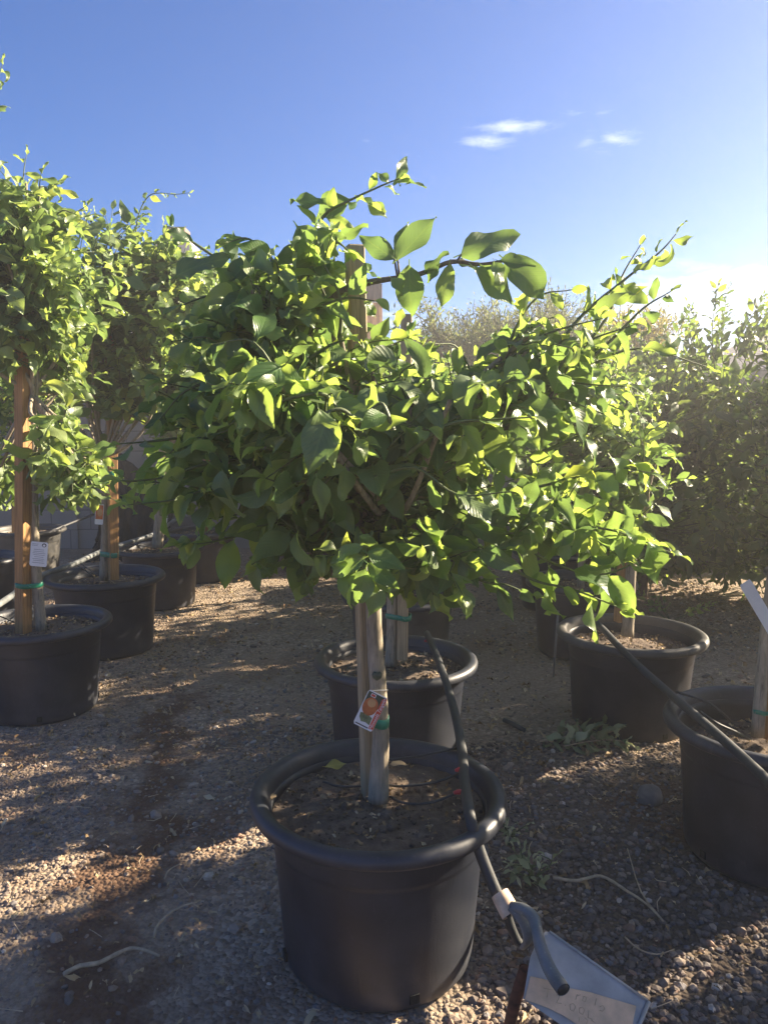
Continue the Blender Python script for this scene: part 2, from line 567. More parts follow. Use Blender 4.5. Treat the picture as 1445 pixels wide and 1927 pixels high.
def tube(g, pts, rad, n=8, mat=0, cap=True, wob=0, flat=1.0, smooth_k=0, inner=None):
    if smooth_k:
        m0 = len(pts)
        pts = smooth_path(pts, smooth_k)
        if hasattr(rad, '__len__'):
            rad = np.interp(np.linspace(0, 1, len(pts)), np.linspace(0, 1, len(rad)), rad)
    P = np.array([tuple(p) for p in pts], float)
    m = len(P)
    rad = np.full(m, rad) if not hasattr(rad, '__len__') else np.array(rad, float)
    if len(rad) != m:
        rad = np.interp(np.linspace(0, 1, m), np.linspace(0, 1, len(rad)), rad)
    T = np.gradient(P, axis=0)
    T /= np.linalg.norm(T, axis=1)[:, None] + 1e-12
    a = np.array([0, 0, 1.0]) if abs(T[0][2]) < .9 else np.array([1.0, 0, 0])
    u = np.cross(T[0], a)
    u /= np.linalg.norm(u)
    V = []
    ang = np.arange(n) * 2 * np.pi / n
    for i in range(m):
        u = u - T[i] * np.dot(u, T[i])
        u /= np.linalg.norm(u) + 1e-12
        w_ = np.cross(T[i], u)
        rr = rad[i] * (1 + (wob * rng.uniform(-1, 1, n) if wob else 0))
        V.append(P[i] + (np.cos(ang) * rr)[:, None] * u + (np.sin(ang) * rr * flat)[:, None] * w_)
    V = np.concatenate(V)
    i0 = (np.arange(m - 1)[:, None] * n + np.arange(n)[None, :])
    i1 = (np.arange(m - 1)[:, None] * n + (np.arange(n)[None, :] + 1) % n)
    q = np.stack([i0, i1, i1 + n, i0 + n], -1).reshape(-1, 4)
    t3 = None
    if cap:
        V = np.concatenate([V, P[:1], P[-1:]])
        c0, c1 = m * n, m * n + 1
        k = np.arange(n)
        t3 = np.concatenate([np.stack([(k + 1) % n, k, np.full(n, c0)], 1),
                             np.stack([(m - 1) * n + k, (m - 1) * n + (k + 1) % n, np.full(n, c1)], 1)])
    g.raw(V, q, t3, mat)


def lathe(g, prof, seg=96, c=(0, 0, 0), mat=0, wob=None, closed=False):
    ang = np.arange(seg) * 2 * np.pi / seg
    m = len(prof)
    V = np.zeros((m, seg, 3))
    for i, (r, z) in enumerate(prof):
        k = np.ones(seg) if wob is None else wob(ang, z)
        V[i, :, 0] = c[0] + r * k * np.cos(ang)
        V[i, :, 1] = c[1] + r * k * np.sin(ang)
        V[i, :, 2] = c[2] + z
    i0 = np.arange(m - 1)[:, None] * seg + np.arange(seg)[None, :]
    i1 = np.arange(m - 1)[:, None] * seg + (np.arange(seg)[None, :] + 1) % seg
    g.raw(V.reshape(-1, 3), np.stack([i0, i1, i1 + seg, i0 + seg], -1).reshape(-1, 4), None, mat)


def box(g, lo, hi, mat=0, bev=0, M4=None):
    x0, y0, z0 = lo
    x1, y1, z1 = hi
    if bev:
        V, F = [], []
        # box with chamfered vertical edges
        ring = [(x0 + bev, y0), (x1 - bev, y0), (x1, y0 + bev), (x1, y1 - bev), (x1 - bev, y1), (x0 + bev, y1), (x0, y1 - bev), (x0, y0 + bev)]
        zs = [z0, z1 - bev, z1]
        for k, z in enumerate(zs):
            s = 1 if k < 2 else .9
            cx, cy = (x0 + x1) / 2, (y0 + y1) / 2
            V += [((x - cx) * s + cx, (y - cy) * s + cy, z) for x, y in ring]
        for k in range(2):
            for i in range(8):
                F.append((k * 8 + i, k * 8 + (i + 1) % 8, k * 8 + 8 + (i + 1) % 8, k * 8 + 8 + i))
        V += [((x0 + x1) / 2, (y0 + y1) / 2, z1), ((x0 + x1) / 2, (y0 + y1) / 2, z0)]
        for i in range(8):
            F.append((16 + i, 16 + (i + 1) % 8, 24))
            F.append(((i + 1) % 8, i, 25))
    else:
        V = [(x, y, z) for z in (z0, z1) for x, y in ((x0, y0), (x1, y0), (x1, y1), (x0, y1))]
        F = [(3, 2, 1, 0), (4, 5, 6, 7), (0, 1, 5, 4), (1, 2, 6, 5), (2, 3, 7, 6), (3, 0, 4, 7)]
    V = np.array(V, float)
    if M4 is not None:
        V = V @ np.array(M4.to_3x3()).T + np.array(M4.translation)
    g.add(V, F, mat)


def prism(g, poly, frame, thick, mat=0):
    """flat polygon (2-D points) in frame (origin, x, y, n) given a real thickness along n"""
    o, ex, ey, n_ = [np.array(a, float) for a in frame]
    P = np.array(poly, float)
    A = o + P[:, :1] * ex + P[:, 1:2] * ey
    B = A - n_ * thick
    k = len(P)
    c0, c1 = A.mean(0), B.mean(0)
    V = np.concatenate([A, B, [c0], [c1]])
    F = []
    for i in range(k):
        j = (i + 1) % k
        F += [(i, j, 2 * k), (k + j, k + i, 2 * k + 1), (i, k + i, k + j, j)]
    g.add(V, F, mat)


# ------------------------------------------------------------------ leaves
def leaf_template(ns, nt_, curl, fold, wave, ratio, seed, twist=0, petiole=True):
    r = np.random.default_rng(seed)
    S_, rows = [], []
    ss = np.linspace(0, 1, ns + 1)
    prof = np.sin(np.pi * np.clip(ss, 0, 1) ** .82) ** .85
    prof = prof * (1 - .38 * ss ** 3)
    prof[-1] = .02
    prof[0] = .06
    prof = prof * ratio * .5
    y = z = 0.0
    th = 0.0
    ph = r.uniform(0, 6.28)
    V, UV = [], []
    if petiole:
        V_p = []
    pts = []
    for i, s in enumerate(ss):
        if i:
            th = -curl * (s ** 1.3) * 1.5
            y += math.cos(th) / ns
            z += math.sin(th) / ns
        pts.append((y, z, th))
    tt = np.linspace(-1, 1, nt_)
    rowsV = []
    if petiole:
        for (yy, zz) in ((-.13, .012), (-.02, .0)):
            rowsV.append([(t * .012, yy, zz) for t in tt])
            UV.append([(.5 + .5 * t * .03, 0) for t in tt])
    for i, s in enumerate(ss):
        yy, zz, th = pts[i]
        wd = prof[i]
        fo = fold * (1 - .3 * s)
        row = []
        tw = twist * s
        for t in tt:
            x = t * wd * math.cos(fo)
            h = abs(t) * wd * math.sin(fo) + wave * math.sin(s * 9 + ph + (2.0 if t > 0 else 0)) * abs(t) ** 2 * .12
            x, h = x * math.cos(tw) - h * math.sin(tw), x * math.sin(tw) + h * math.cos(tw)
            row.append((x, yy - h * math.sin(th), zz + h * math.cos(th)))
        rowsV.append(row)
        UV.append([(.5 + .5 * t * (wd / (ratio * .5 + 1e-9)), s) for t in tt])
    m = len(rowsV)
    V = np.array(rowsV).reshape(-1, 3)
    UV = np.array(UV).reshape(-1, 2)
    F = []
    for i in range(m - 1):
        for j in range(nt_ - 1):
            a = i * nt_ + j
            F.append((a, a + 1, a + nt_ + 1, a + nt_))
    return V, np.array(F), UV


def make_templates(k, ns, nt_, ratio=(.50, .66), curlr=(-.15, .8), foldr=(.1, .75), wave=1.0, twist=.5, petiole=True, wild=.15, seed=1):
    r = np.random.default_rng(seed)
    o = []
    for i in range(k):
        c = r.uniform(*curlr)
        f = r.uniform(*foldr)
        if r.random() < wild:
            c = r.uniform(1.0, 1.7)
            f = r.uniform(.7, 1.2)
        o.append(leaf_template(ns, nt_, c, f, wave * r.uniform(.3, 1), r.uniform(*ratio), 100 * seed + i, r.uniform(-twist, twist), petiole))
    return o


T_HI = make_templates(24, 8, 5, ratio=(.46, .66), foldr=(.1, .85), twist=.8, wild=.2, seed=1)
T_MD = make_templates(12, 5, 3, ratio=(.50, .66), seed=2)
T_NARROW = make_templates(10, 5, 3, ratio=(.30, .42), seed=3)
T_HEDGE = make_templates(10, 5, 3, ratio=(.40, .54), curlr=(-.1, .5), foldr=(.1, .5), wild=.05, seed=6)
T_DRY = make_templates(12, 5, 3, ratio=(.3, .5), curlr=(-.5, .9), foldr=(.1, 1.0), wave=2.0, seed=4, petiole=False, wild=.3)
T_TINY = make_templates(3, 2, 2, ratio=(.22, .34), curlr=(0, .3), foldr=(0, .1), seed=5, petiole=False, wild=0)


class Leaves:
    def __init__(s):
        s.p, s.d, s.n, s.l, s.t, s.y = [], [], [], [], [], []

    def add(s, p, d, n, l, tint=None, young=0.0):
        s.p.append(tuple(p)); s.d.append(tuple(d)); s.n.append(tuple(n)); s.l.append(l)
        s.t.append(rng.random() if tint is None else tint); s.y.append(young)

    def into(s, g, templates, mat=0):
        if not s.p:
            return
        P, D, Nn, L = np.array(s.p), np.array(s.d), np.array(s.n), np.array(s.l)
        D /= np.linalg.norm(D, axis=1)[:, None] + 1e-9
        Nn = Nn - D * (Nn * D).sum(1)[:, None]
        Nn /= np.linalg.norm(Nn, axis=1)[:, None] + 1e-9
        X = np.cross(D, Nn)
        tin = np.stack([np.array(s.t), np.array(s.y), np.zeros(len(L))], 1)
        which = rng.integers(0, len(templates), len(L))
        for k, (V, F, UV) in enumerate(templates):
            ix = np.where(which == k)[0]
            if not len(ix):
                continue
            B = np.stack([X[ix], D[ix], Nn[ix]], 1)            # rows: local axes
            flip = np.where(rng.random(len(ix)) < .5, -1, 1)
            VV = np.repeat(V[None], len(ix), 0) * L[ix][:, None, None]
            VV[:, :, 0] *= flip[:, None] * rng.uniform(.85, 1.15, len(ix))[:, None]
            WV = np.einsum('nvi,nij->nvj', VV, B) + P[ix][:, None, :]
            nv = len(V)
            FF = (F[None] + (np.arange(len(ix)) * nv)[:, None, None]).reshape(-1, 4)
            g.raw(WV.reshape(-1, 3), FF, None, mat, np.tile(UV, (len(ix), 1)), np.repeat(tin[ix], nv, 0))


def unit(v):
    v = np.asarray(v, float)
    return v / (np.linalg.norm(v) + 1e-9)


UP = np.array([0, 0, 1.0])


def leafy_shoot(g, L, pts, leaf_len, spacing, start=.3, centre=None, droop=.35, r0=.004, stem_mat=1, young_tip=.5, angle=1.0, out_w=.8, up_w=.35, jit=.6, tip_small=.45):
    """a stem along pts carrying alternate leaves"""
    P = np.array(smooth_path(pts, 5))
    seg = np.linalg.norm(np.diff(P, axis=0), axis=1)
    cum = np.concatenate([[0], np.cumsum(seg)])
    tot = cum[-1]
    tube(g, P, np.linspace(r0, .0012, len(P)), 4, stem_mat, cap=False)
    s = start * tot + rng.uniform(0, spacing)
    az = rng.uniform(0, 6.28)
    tint0 = rng.uniform(.1, .75)
    while s <= tot:
        f = s / tot
        p = np.array([np.interp(s, cum, P[:, i]) for i in range(3)])
        q = np.array([np.interp(min(tot, s + .01), cum, P[:, i]) for i in range(3)])
        q0 = np.array([np.interp(max(0, s - .01), cum, P[:, i]) for i in range(3)])
        T = unit(q - q0)
        a = unit(np.cross(T, UP) + 1e-4)
        b = np.cross(a, T)
        rad = a * math.cos(az) + b * math.sin(az)
        az += 2.4 + rng.normal(0, .35)
        ang = angle * rng.uniform(.75, 1.2)
        d = T * math.cos(ang) + rad * math.sin(ang) - UP * droop * rng.uniform(.3, 1.5)
        outw = unit(p - centre) if centre is not None else rad
        n = UP * up_w + outw * out_w + rng.normal(0, jit, 3)
        l = leaf_len * rng.uniform(.62, 1.22) * (1 - (1 - tip_small) * max(0, f - .72) / .28)
        L.add(p + d / np.linalg.norm(d) * l * .12, d, n, l, np.clip(tint0 + rng.normal(0, .2), 0, 1), max(0, (f - .75) / .25) * young_tip * rng.random())
        s += spacing * rng.uniform(.7, 1.35)
    # tip leaf
    T = unit(P[-1] - P[-3])
    L.add(P[-1], T + rng.normal(0, .2, 3), UP + rng.normal(0, .5, 3), leaf_len * tip_small * 1.1, .7, young_tip)


def rand_in(c, r, pw=.45):
    d = unit(rng.normal(0, 1, 3))
    return np.array(c) + d * np.array(r) * rng.random() ** pw


def citrus_tree(name, label, trunk, trunk_r, lobes, leaf_len, templates, leaf_m, shoots=(), heroes=(), group=None, spacing=.042, origin=None, twig_len=(.22, .36),
                centre=None, bark='bark', droop=.35, hero_templates=None, extra_trunks=(), dens=1.0):
    base = Vector(trunk[0]) if origin is None else Vector(origin)
    root = empty(name, base, label, 'tree', group)
    gt, gc = Geo(), Geo()
    L = Leaves()
    tube(gt, trunk, trunk_r, 12, 0, smooth_k=6, wob=.04)
    for tk, rr in extra_trunks:
        tube(gt, tk, rr, 8, 0, smooth_k=5, wob=.05)
    top = np.array(trunk[-1], float)
    C = np.array(centre) if centre is not None else np.mean([l[0] for l in lobes], 0)
    for (c, r, n) in lobes:
        c = np.array(c, float); r = np.array(r, float)
        # scaffold branches of this lobe
        sc = []
        for k in range(3):
            e = rand_in(c, r * .55, .5)
            mid = top * .5 + e * .5 + np.array([0, 0, -.05]) + rng.normal(0, .03, 3)
            path = smooth_path([top, mid, e], 5)
            tube(gt, path, np.linspace(trunk_r[-1] * .5, .005, len(path)), 6, 0, cap=False)
            sc.append(np.array(path))
        for k in range(int(n * dens)):
            tgt = rand_in(c, r)
            path = sc[rng.integers(0, 3)]
            dd = np.linalg.norm(path - tgt, axis=1)
            st = path[max(2, int(np.argmin(dd)) - 1)] if len(path) > 3 else path[-1]
            v = tgt - st
            ln = np.linalg.norm(v)
            want = rng.uniform(*twig_len)
            if ln > want * 1.6:
                st2 = tgt - v / ln * want
                tube(gc, smooth_path([st, (st + st2) / 2 + rng.normal(0, .015, 3) + UP * -.01, st2], 3), [.005, .004, .004], 4, 1, cap=False)
                st = st2
            mid = (st + tgt) / 2 + UP * rng.uniform(-.01, .035) + rng.normal(0, .015, 3)
            leafy_shoot(gc, L, [st, mid, tgt], leaf_len, spacing, .12, C, droop, .003)
    for (pts, ll, sp_, kw) in shoots:
        leafy_shoot(gc, L, pts, ll, sp_, **kw)
    L.into(gc, templates, 0)
    if heroes:
        LH = Leaves()
        for (p, tip, n, tint, yg) in heroes:
            p, tip = np.array(p), np.array(tip)
            LH.add(p, tip - p, n, np.linalg.norm(tip - p), tint, yg)
        LH.into(gc, hero_templates or templates, 0)
    gt.build('trunk', M[bark], root)
    gc.build('crown', [M[leaf_m], M['stem']], root, attrs=True)
    return root


# ------------------------------------------------------------------ pots
def ico(sub):
    import bmesh
    bm = bmesh.new()
    bmesh.ops.create_icosphere(bm, subdivisions=sub, radius=1)
    v = np.array([tuple(x.co) for x in bm.verts])
    f = np.array([[q.index for q in x.verts] for x in bm.faces])
    bm.free()
    return v, f


ICO1 = ico(1)
POTS = []


def nursery_pot(c, label, k=1.0, soil_z=.365, wall='pot', rim='rim', group='black nursery pots on the gravel', seed=0, holes=False):
    x, y = c[0], c[1]
    POTS.append((x, y, .245 * k))
    r = np.random.default_rng(seed)
    p1, p2, p3 = r.uniform(0, 6.28, 3)
    a1, a2 = r.uniform(.004, .010), r.uniform(.003, .007)

    def wob(a, z):
        low = max(0, 1 - z / .25)
        return 1 + a1 * np.sin(2 * a + p1) + a2 * (.5 + low) * np.sin(3 * a + p2) + .004 * low * np.sin(7 * a + p3)
    root = empty('nursery_pot', (x, y, 0), label, 'pot', group)
    g = Geo()
    prof = [(0.0, .012), (.19, .012), (.212, .003), (.226, .004), (.233, .014), (.2355, .03), (.2365, .05), (.2385, .08), (.242, .13), (.2465, .19), (.251, .245),
            (.2555, .30), (.2562, .308), (.2580, .311), (.2588, .318), (.262, .355), (.2655, .375), (.2665, .382),
            (.2600, .381), (.2590, .36), (.2540, .32), (.2535, .315), (.2505, .312), (.246, .25), (.240, .18)]
    lathe(g, [(a * k, b * k) for a, b in prof], 112, (x, y, 0), 0, wob)
    g.build('pot_wall', M[wall], root, origin=(x, y, 0))
    for q in range(4 if holes else 0):
        a = q * 1.5708 + .35
        ca_, sa_ = math.cos(a), math.sin(a)
        m4 = Matrix(((ca_, -sa_, 0, x + .2372 * k * ca_), (sa_, ca_, 0, y + .2372 * k * sa_), (0, 0, 1, .034 * k), (0, 0, 0, 1)))
        g = Geo()
        box(g, (-.004, -.011, -.011), (.0035, .011, .011), 0, M4=m4)
        g.build('drain_hole', M['cloth'], root, origin=(x, y, 0), smooth=False)
    g = Geo()
    rp = [(.2668, .384), (.286, .383), (.299, .3815), (.3075, .385), (.3115, .392), (.3118, .401), (.3085, .410), (.301, .416), (.292, .418), (.283, .4165), (.2755, .412), (.2705, .405), (.2675, .396), (.2655, .388), (.2630, .378)]
    lathe(g, [(a * k, b * k) for a, b in rp], 112, (x, y, 0), 0, wob)
    g.build('rim', M[rim], root, origin=(x, y, 0))
    # soil
    g = Geo()
    rings, seg = 16, 72
    V = [(0, 0, soil_z)]
    for i in range(1, rings + 1):
        for j in range(seg):
            a = 2 * math.pi * j / seg
            rr = .2562 * k * i / rings
            xx, yy = rr * math.cos(a), rr * math.sin(a)
            z = soil_z + .012 * mnoise.noise((xx * 9 + seed, yy * 9, seed)) + .007 * mnoise.noise((xx * 40, yy * 40, seed)) + .012 * (1 - i / rings)
            V.append((xx, yy, z))
    F = [(0, 1 + j, 1 + (j + 1) % seg) for j in range(seg)]
    for i in range(rings - 1):
        for j in range(seg):
            a, b = 1 + i * seg + j, 1 + i * seg + (j + 1) % seg
            F.append((a, a + seg, b + seg, b))
    V = np.array(V) + np.array([x, y, 0])
    g.add(V, F, 0)
    L = Leaves()
    for _ in range(150):
        a, rr = rng.uniform(0, 6.28), .245 * k * math.sqrt(rng.random())
        d = rng.normal(0, 1, 3); d[2] *= .25
        L.add((x + rr * math.cos(a), y + rr * math.sin(a), soil_z + .012 * (1 - rr / .25) + rng.uniform(0, .01)), d, UP + rng.normal(0, .5, 3), rng.uniform(.008, .03), rng.uniform(0, 1))
    L.into(g, T_DRY, 1)
    V0, F0 = ICO1
    for _ in range(620):
        a, rr, q = rng.uniform(0, 6.28), .25 * k * math.sqrt(rng.random()), .0022 * math.exp(rng.normal(.4, .45))
        p = np.array([x + rr * math.cos(a), y + rr * math.sin(a), soil_z + .010 * (1 - rr / .25) + q * .4])
        g.raw(V0 * q * (1 + rng.uniform(-.25, .25, (len(V0), 1))) * rng.uniform(.7, 1.3, 3) + p, None, F0, 0)
    g.build('soil', [M['soil'], M['leaf_dry']], root, origin=(x, y, 0), attrs=True)
    return root


def stake(base, top, wdt, label, mat='wood_grey', rot=0, group='wooden stakes beside the trunks', dep=None):
    base, top = Vector(base), Vector(top)
    d = top - base
    g = Geo()
    h = wdt / 2
    hd = (dep or wdt) / 2
    box(g, (-h, -hd, 0), (h, hd, d.length), 0, bev=.003)
    o = g.build('wooden_stake', M[mat], smooth=False)
    q = d.to_track_quat('Z', 'Y')
    o.rotation_mode = 'XYZ'
    o.matrix_world = Matrix.Translation(base) @ q.to_matrix().to_4x4() @ Matrix.Rotation(rot, 4, 'Z')
    tag(o, label, 'stake', group)
    return o


def tie(p1, r1, p2, r2, label, hgt=.018, mat='tape'):
    """band of tape round two upright things at the same height"""
    p1, p2 = np.array(p1), np.array(p2)
    circ = []
    for c, r in ((p1, r1), (p2, r2)):
        for a in np.linspace(0, 2 * np.pi, 24, endpoint=False):
            circ.append((c[0] + r * math.cos(a), c[1] + r * math.sin(a)))
    pts = sorted(set(circ))

    def half(ps):
        h = []
        for p in ps:
            while len(h) > 1 and (h[-1][0] - h[-2][0]) * (p[1] - h[-2][1]) - (h[-1][1] - h[-2][1]) * (p[0] - h[-2][0]) <= 0:
                h.pop()
            h.append(p)
        return h[:-1]
    hull = half(pts) + half(pts[::-1])
    n = len(hull)
    zc = (p1[2] + p2[2]) / 2
    c = np.mean(hull, 0)
    V, F = [], []
    for (s, dz) in ((1.0, -1), (1.06, -.9), (1.06, .9), (1.0, 1)):
        for i, (x, y) in enumerate(hull):
            V.append((c[0] + (x - c[0]) * s, c[1] + (y - c[1]) * s, zc + dz * hgt / 2 + .003 * math.sin(i * .5)))
    for k in range(3):
        for i in range(n):
            F.append((k * n + i, k * n + (i + 1) % n, (k + 1) * n + (i + 1) % n, (k + 1) * n + i))
    g = Geo()
    g.add(V, F, 0)
    e = np.array([c[0], c[1] - r1 * 1.2, zc])
    tube(g, [e, e + [.012, -.012, .004], e + [.03, -.014, -.006]], [.004, .005, .003], 5, 0, flat=.4)
    o = g.build('tie_tape', M[mat], origin=(c[0], c[1], zc))
    tag(o, label, 'tie', 'green tie tapes')
    return o


# ================================================================== SETTING
def gh(x, y):
    return .02 * mnoise.noise((x * .7, y * .7, 3.1)) + .008 * mnoise.noise((x * 3, y * 3, 1.7))


def spaced(lo, hi, n, c, d):
    t = np.linspace(-1, 1, n)
    k = np.sinh(t * 6.5) / np.sinh(6.5)
    return np.where(t < 0, c + k * (c - lo), c + k * (hi - c))


gx = spaced(-300, 300, 261, 0, 0)
gy = spaced(-300, 700, 261, 3, 0)
GV = np.array([(x, y, gh(x, y) * max(0, 1 - (abs(x) + abs(y - 3)) / 25)) for y in gy for x in gx])
GF = np.array([(j * 261 + i, j * 261 + i + 1, (j + 1) * 261 + i + 1, (j + 1) * 261 + i) for j in range(260) for i in range(260)])
g = Geo()
g.raw(GV, GF, None, 0)
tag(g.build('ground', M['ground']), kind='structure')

# block wall behind the rows
WY = 7.9
g = Geo()
box(g, (-9, WY, 0), (9, WY + .15, 1.80), 0)
box(g, (-9, WY - .004, 1.80), (9, WY + .154, 1.845), 0)
bw = empty('block_wall', (0, WY, 0), 'grey concrete block wall running behind the rows of potted trees', 'wall')
g.build('wall', M['block'], bw, smooth=False)
g = Geo()
px_ = at(136, 900, WY).x
box(g, (px_ - .04, WY - .03, 0), (px_ + .04, WY - .001, 1.79), 0)
g.build('pilaster', M['block'], bw, smooth=False)

# the house over the wall at the left
HY = 11.0


def house(label, x0, x1, y0, y1, z_eave, z_ridge, roof_m, wall_m='stucco', over=.5, chim=None):
    h = empty('house', ((x0 + x1) / 2, y0, 0), label, 'house', 'houses beyond the wall')
    g = Geo()
    box(g, (x0, y0, 0), (x1, y1, z_eave - .25), 0)
    g.build('wall', M[wall_m], h, smooth=False)
    g = Geo()
    a, b, c, d = x0 - over, x1 + over, y0 - over, y1 + over
    ym = (c + d) / 2
    e = min((b - a) * .3, ym - c)
    V = [(a, c, z_eave), (b, c, z_eave), (b, d, z_eave), (a, d, z_eave), (a + e, ym, z_ridge), (b - e, ym, z_ridge),
         (a, c, z_eave - .2), (b, c, z_eave - .2), (b, d, z_eave - .2), (a, d, z_eave - .2)]
    F = [(0, 1, 5, 4), (1, 2, 5), (2, 3, 4, 5), (3, 0, 4), (6, 7, 1, 0), (7, 8, 2, 1), (8, 9, 3, 2), (9, 6, 0, 3), (9, 8, 7, 6)]
    g.add(V, F, 0)
    rf = g.build('roof', M[roof_m], h, origin=(a, c, z_eave), smooth=False)
    g = Geo()
    box(g, (x1 + .002, y0 - .02, 0), (x1 + .10, y0 + .10, z_eave - .22), 0)
    box(g, (a + .05, c + .06, z_eave - .24), (b - .05, c + .08, z_eave - .205), 0)
    g.build('trim', M['trim'], h, smooth=False)
    if chim is not None:
        cx, cy, z0, z1, wd = chim
        g = Geo()
        box(g, (cx - wd, cy - .35, z0), (cx + wd, cy + .35, z1), 0)
        ch = g.build('chimney', M['stucco'], rf, origin=(cx, cy, z0), smooth=False)
        ch.location = Vector((cx, cy, z0)) - Vector((a, c, z_eave))
        g = Geo()
        box(g, (cx - wd * .6, cy - .2, z1), (cx + wd * .6, cy + .2, z1 + .28), 0)
        cp = g.build('chimney_cap', M['tile'], rf, origin=(cx, cy, z1), smooth=False)
        cp.location = Vector((cx, cy, z1)) - Vector((a, c, z_eave))
    return h


hx1 = at(652, 650, HY).x
ze = at(650, 566, HY).z
pc = at(342, 480, HY + 3.5)
house('cream stucco house with brown tile roof and chimney over the block wall', hx1 - 11, hx1, HY, HY + 7, ze + .15, at(420, 478, HY + 3.5).z - .25, 'tile',
      chim=(pc.x, HY + 3.2, ze + .3, at(342, 462, HY + 3.2).z, .32))
p0, p1 = at(1395, 690, 17), at(1800, 560, 17)
house('house whose mauve roof shows above the dense dark citrus at the far right', p0.x + .9, p0.x + 12, 17, 25, at(1400, 700, 17).z, at(1500, 575, 21).z, 'tile_grey')

# terracotta boards over the wall
g = Geo()
fa, fb = at(400, 690, 10.2), at(655, 690, 10.2)
zt = at(480, 664, 10.2).z
fx = fa.x
while fx < fb.x:
    box(g, (fx, 10.2, 0), (fx + .138, 10.225, zt + rng.uniform(-.008, .008)), 0)
    fx += .142
tag(g.build('board_fence', M['terracotta'], origin=((fa.x + fb.x) / 2, 10.2, 0), smooth=False),
    'orange brown board fence showing just above the block wall, left of the front stake', 'fence')


# distant feathery trees
def feathery(label, c, rx, rz, z0, n_limbs, n_tw, leaf_m, lsz, seed, bark='bark_green', tw_k=.68):
    global rng
    old = rng
    rng = np.random.default_rng(seed)
    root = empty('palo_verde_tree', c, label, 'tree', 'feathery trees beyond the wall')
    gt, gc = Geo(), Geo()
    L = Leaves()
    c = np.array(c, float)
    fork = c + [0, 0, z0 * .5]
    tube(gt, [c, c + [.05, 0, z0 * .25], fork], [.14, .12, .10], 8, 0, smooth_k=4)
    for i in range(n_limbs):
        a = rng.uniform(0, 6.28)
        rr = rng.uniform(.35, .95)
        e = c + [rx * rr * math.cos(a), rx * .8 * rr * math.sin(a), z0 + rz * rng.uniform(.45, 1.5) * (1 - .45 * rr * rr)]
        mid = fork * .45 + e * .55 + [0, 0, .25]
        path = np.array(smooth_path([fork, mid, e], 6))
        tube(gt, path, np.linspace(.05, .012, len(path)), 5, 0, cap=False)
        for j in range(n_tw):
            k = rng.integers(4, len(path))
            st = path[k]
            v = unit(unit(st - c - [0, 0, z0 * .6]) + rng.normal(0, .6, 3) + [0, 0, .35]) * rng.uniform(.35, .85) * tw_k
            tw = np.array(smooth_path([st, st + v * .55 + rng.normal(0, .05, 3), st + v], 4))
            tube(gt, tw, np.linspace(.010, .003, len(tw)), 3, 0, cap=False)
            for m_ in range(26):
                s = rng.uniform(.15, 1)
                p = np.array([np.interp(s, np.linspace(0, 1, len(tw)), tw[:, q]) for q in range(3)]) + rng.normal(0, .035, 3)
                L.add(p, unit(v) * .8 + rng.normal(0, .6, 3), rng.normal(0, 1, 3), lsz * rng.uniform(.6, 1.4))
    L.into(gc, T_TINY, 0)
    gt.build('trunk', M[bark], root)
    gc.build('crown', M[leaf_m], root, attrs=True)
    rng = old
    return root


pv = at(930, 690, 9.6)
feathery('wispy grey green palo verde tree beyond the wall, right of the front stake', (pv.x, 9.6, 0), 1.2, .72, 1.6, 36, 36, 'leaf_tiny', .062, 11)
pv = at(1075, 690, 9.3)
feathery('thin yellowing feathery tree peeking above leaves, right of the palo verde', (pv.x, 9.3, 0), .55, .78, 1.65, 10, 18, 'leaf_tiny', .062, 12)
pv = at(1160, 690, 9.0)
feathery('small golden tree glowing behind the upper right branch of the front tree', (pv.x, 9.0, 0), .6, .62, 1.5, 14, 20, 'leaf_gold', .07, 13)

# ================================================================== ROWS OF POTTED TREES
# ---- front pot and its tree
P1 = (-.014, 1.788)
nursery_pot(P1, 'large black nursery pot in front holding the citrus with the fruit tag', seed=1, holes=True)
CY = P1[1]


def F(px, py, dy=0.0):
    return np.array(at(px, py, CY + dy))


def lobe(px, py, rx, rz, ry, n, dy=0.0):
    k = 1 / 782
    return (F(px, py, dy), (rx * k, ry, rz * k), n)


trunk1 = [F(712, 1506, .0), F(714, 1440), F(716, 1380), F(712, 1300, .005), F(706, 1220, .01), F(702, 1120, .015), F(703, 1030, .02), F(712, 960, .02)]
tr1 = [.027, .0218, .0205, .0205, .0195, .0185, .018, .019]
lobes1 = [lobe(700, 880, 330, 210, .42, 74, -.02), lobe(560, 650, 220, 140, .30, 34, .05), lobe(1010, 730, 190, 130, .30, 26, .02),
          lobe(1060, 960, 150, 110, .32, 20, -.08), lobe(430, 880, 190, 90, .30, 22, -.05), lobe(760, 1040, 190, 80, .30, 26, -.15),
          lobe(600, 800, 220, 110, .25, 22, -.3), lobe(850, 760, 180, 110, .25, 22, -.2), lobe(560, 985, 110, 90, .2, 12, -.15),
          lobe(500, 550, 115, 85, .25, 26, -.1), lobe(430, 640, 110, 80, .25, 22, -.1), lobe(520, 720, 130, 90, .25, 24, -.25), lobe(400, 760, 110, 80, .25, 18, -.1), lobe(1030, 650, 120, 80, .25, 16, .0), lobe(600, 500, 80, 60, .2, 10, -.05)]
KW = dict(start=.2, droop=.25, r0=.005, out_w=.2, up_w=.7, jit=.7, young_tip=.6)
KD = dict(start=.25, droop=.55, r0=.004, out_w=.3, up_w=.5, jit=.4, young_tip=.3)


def sh(pts, ll, sp_, dy=0.0, dy2=None, kw=KW):
    n = len(pts)
    dy2 = dy if dy2 is None else dy2
    return ([F(p[0], p[1], dy + (dy2 - dy) * i / (n - 1)) for i, p in enumerate(pts)], ll, sp_, kw)


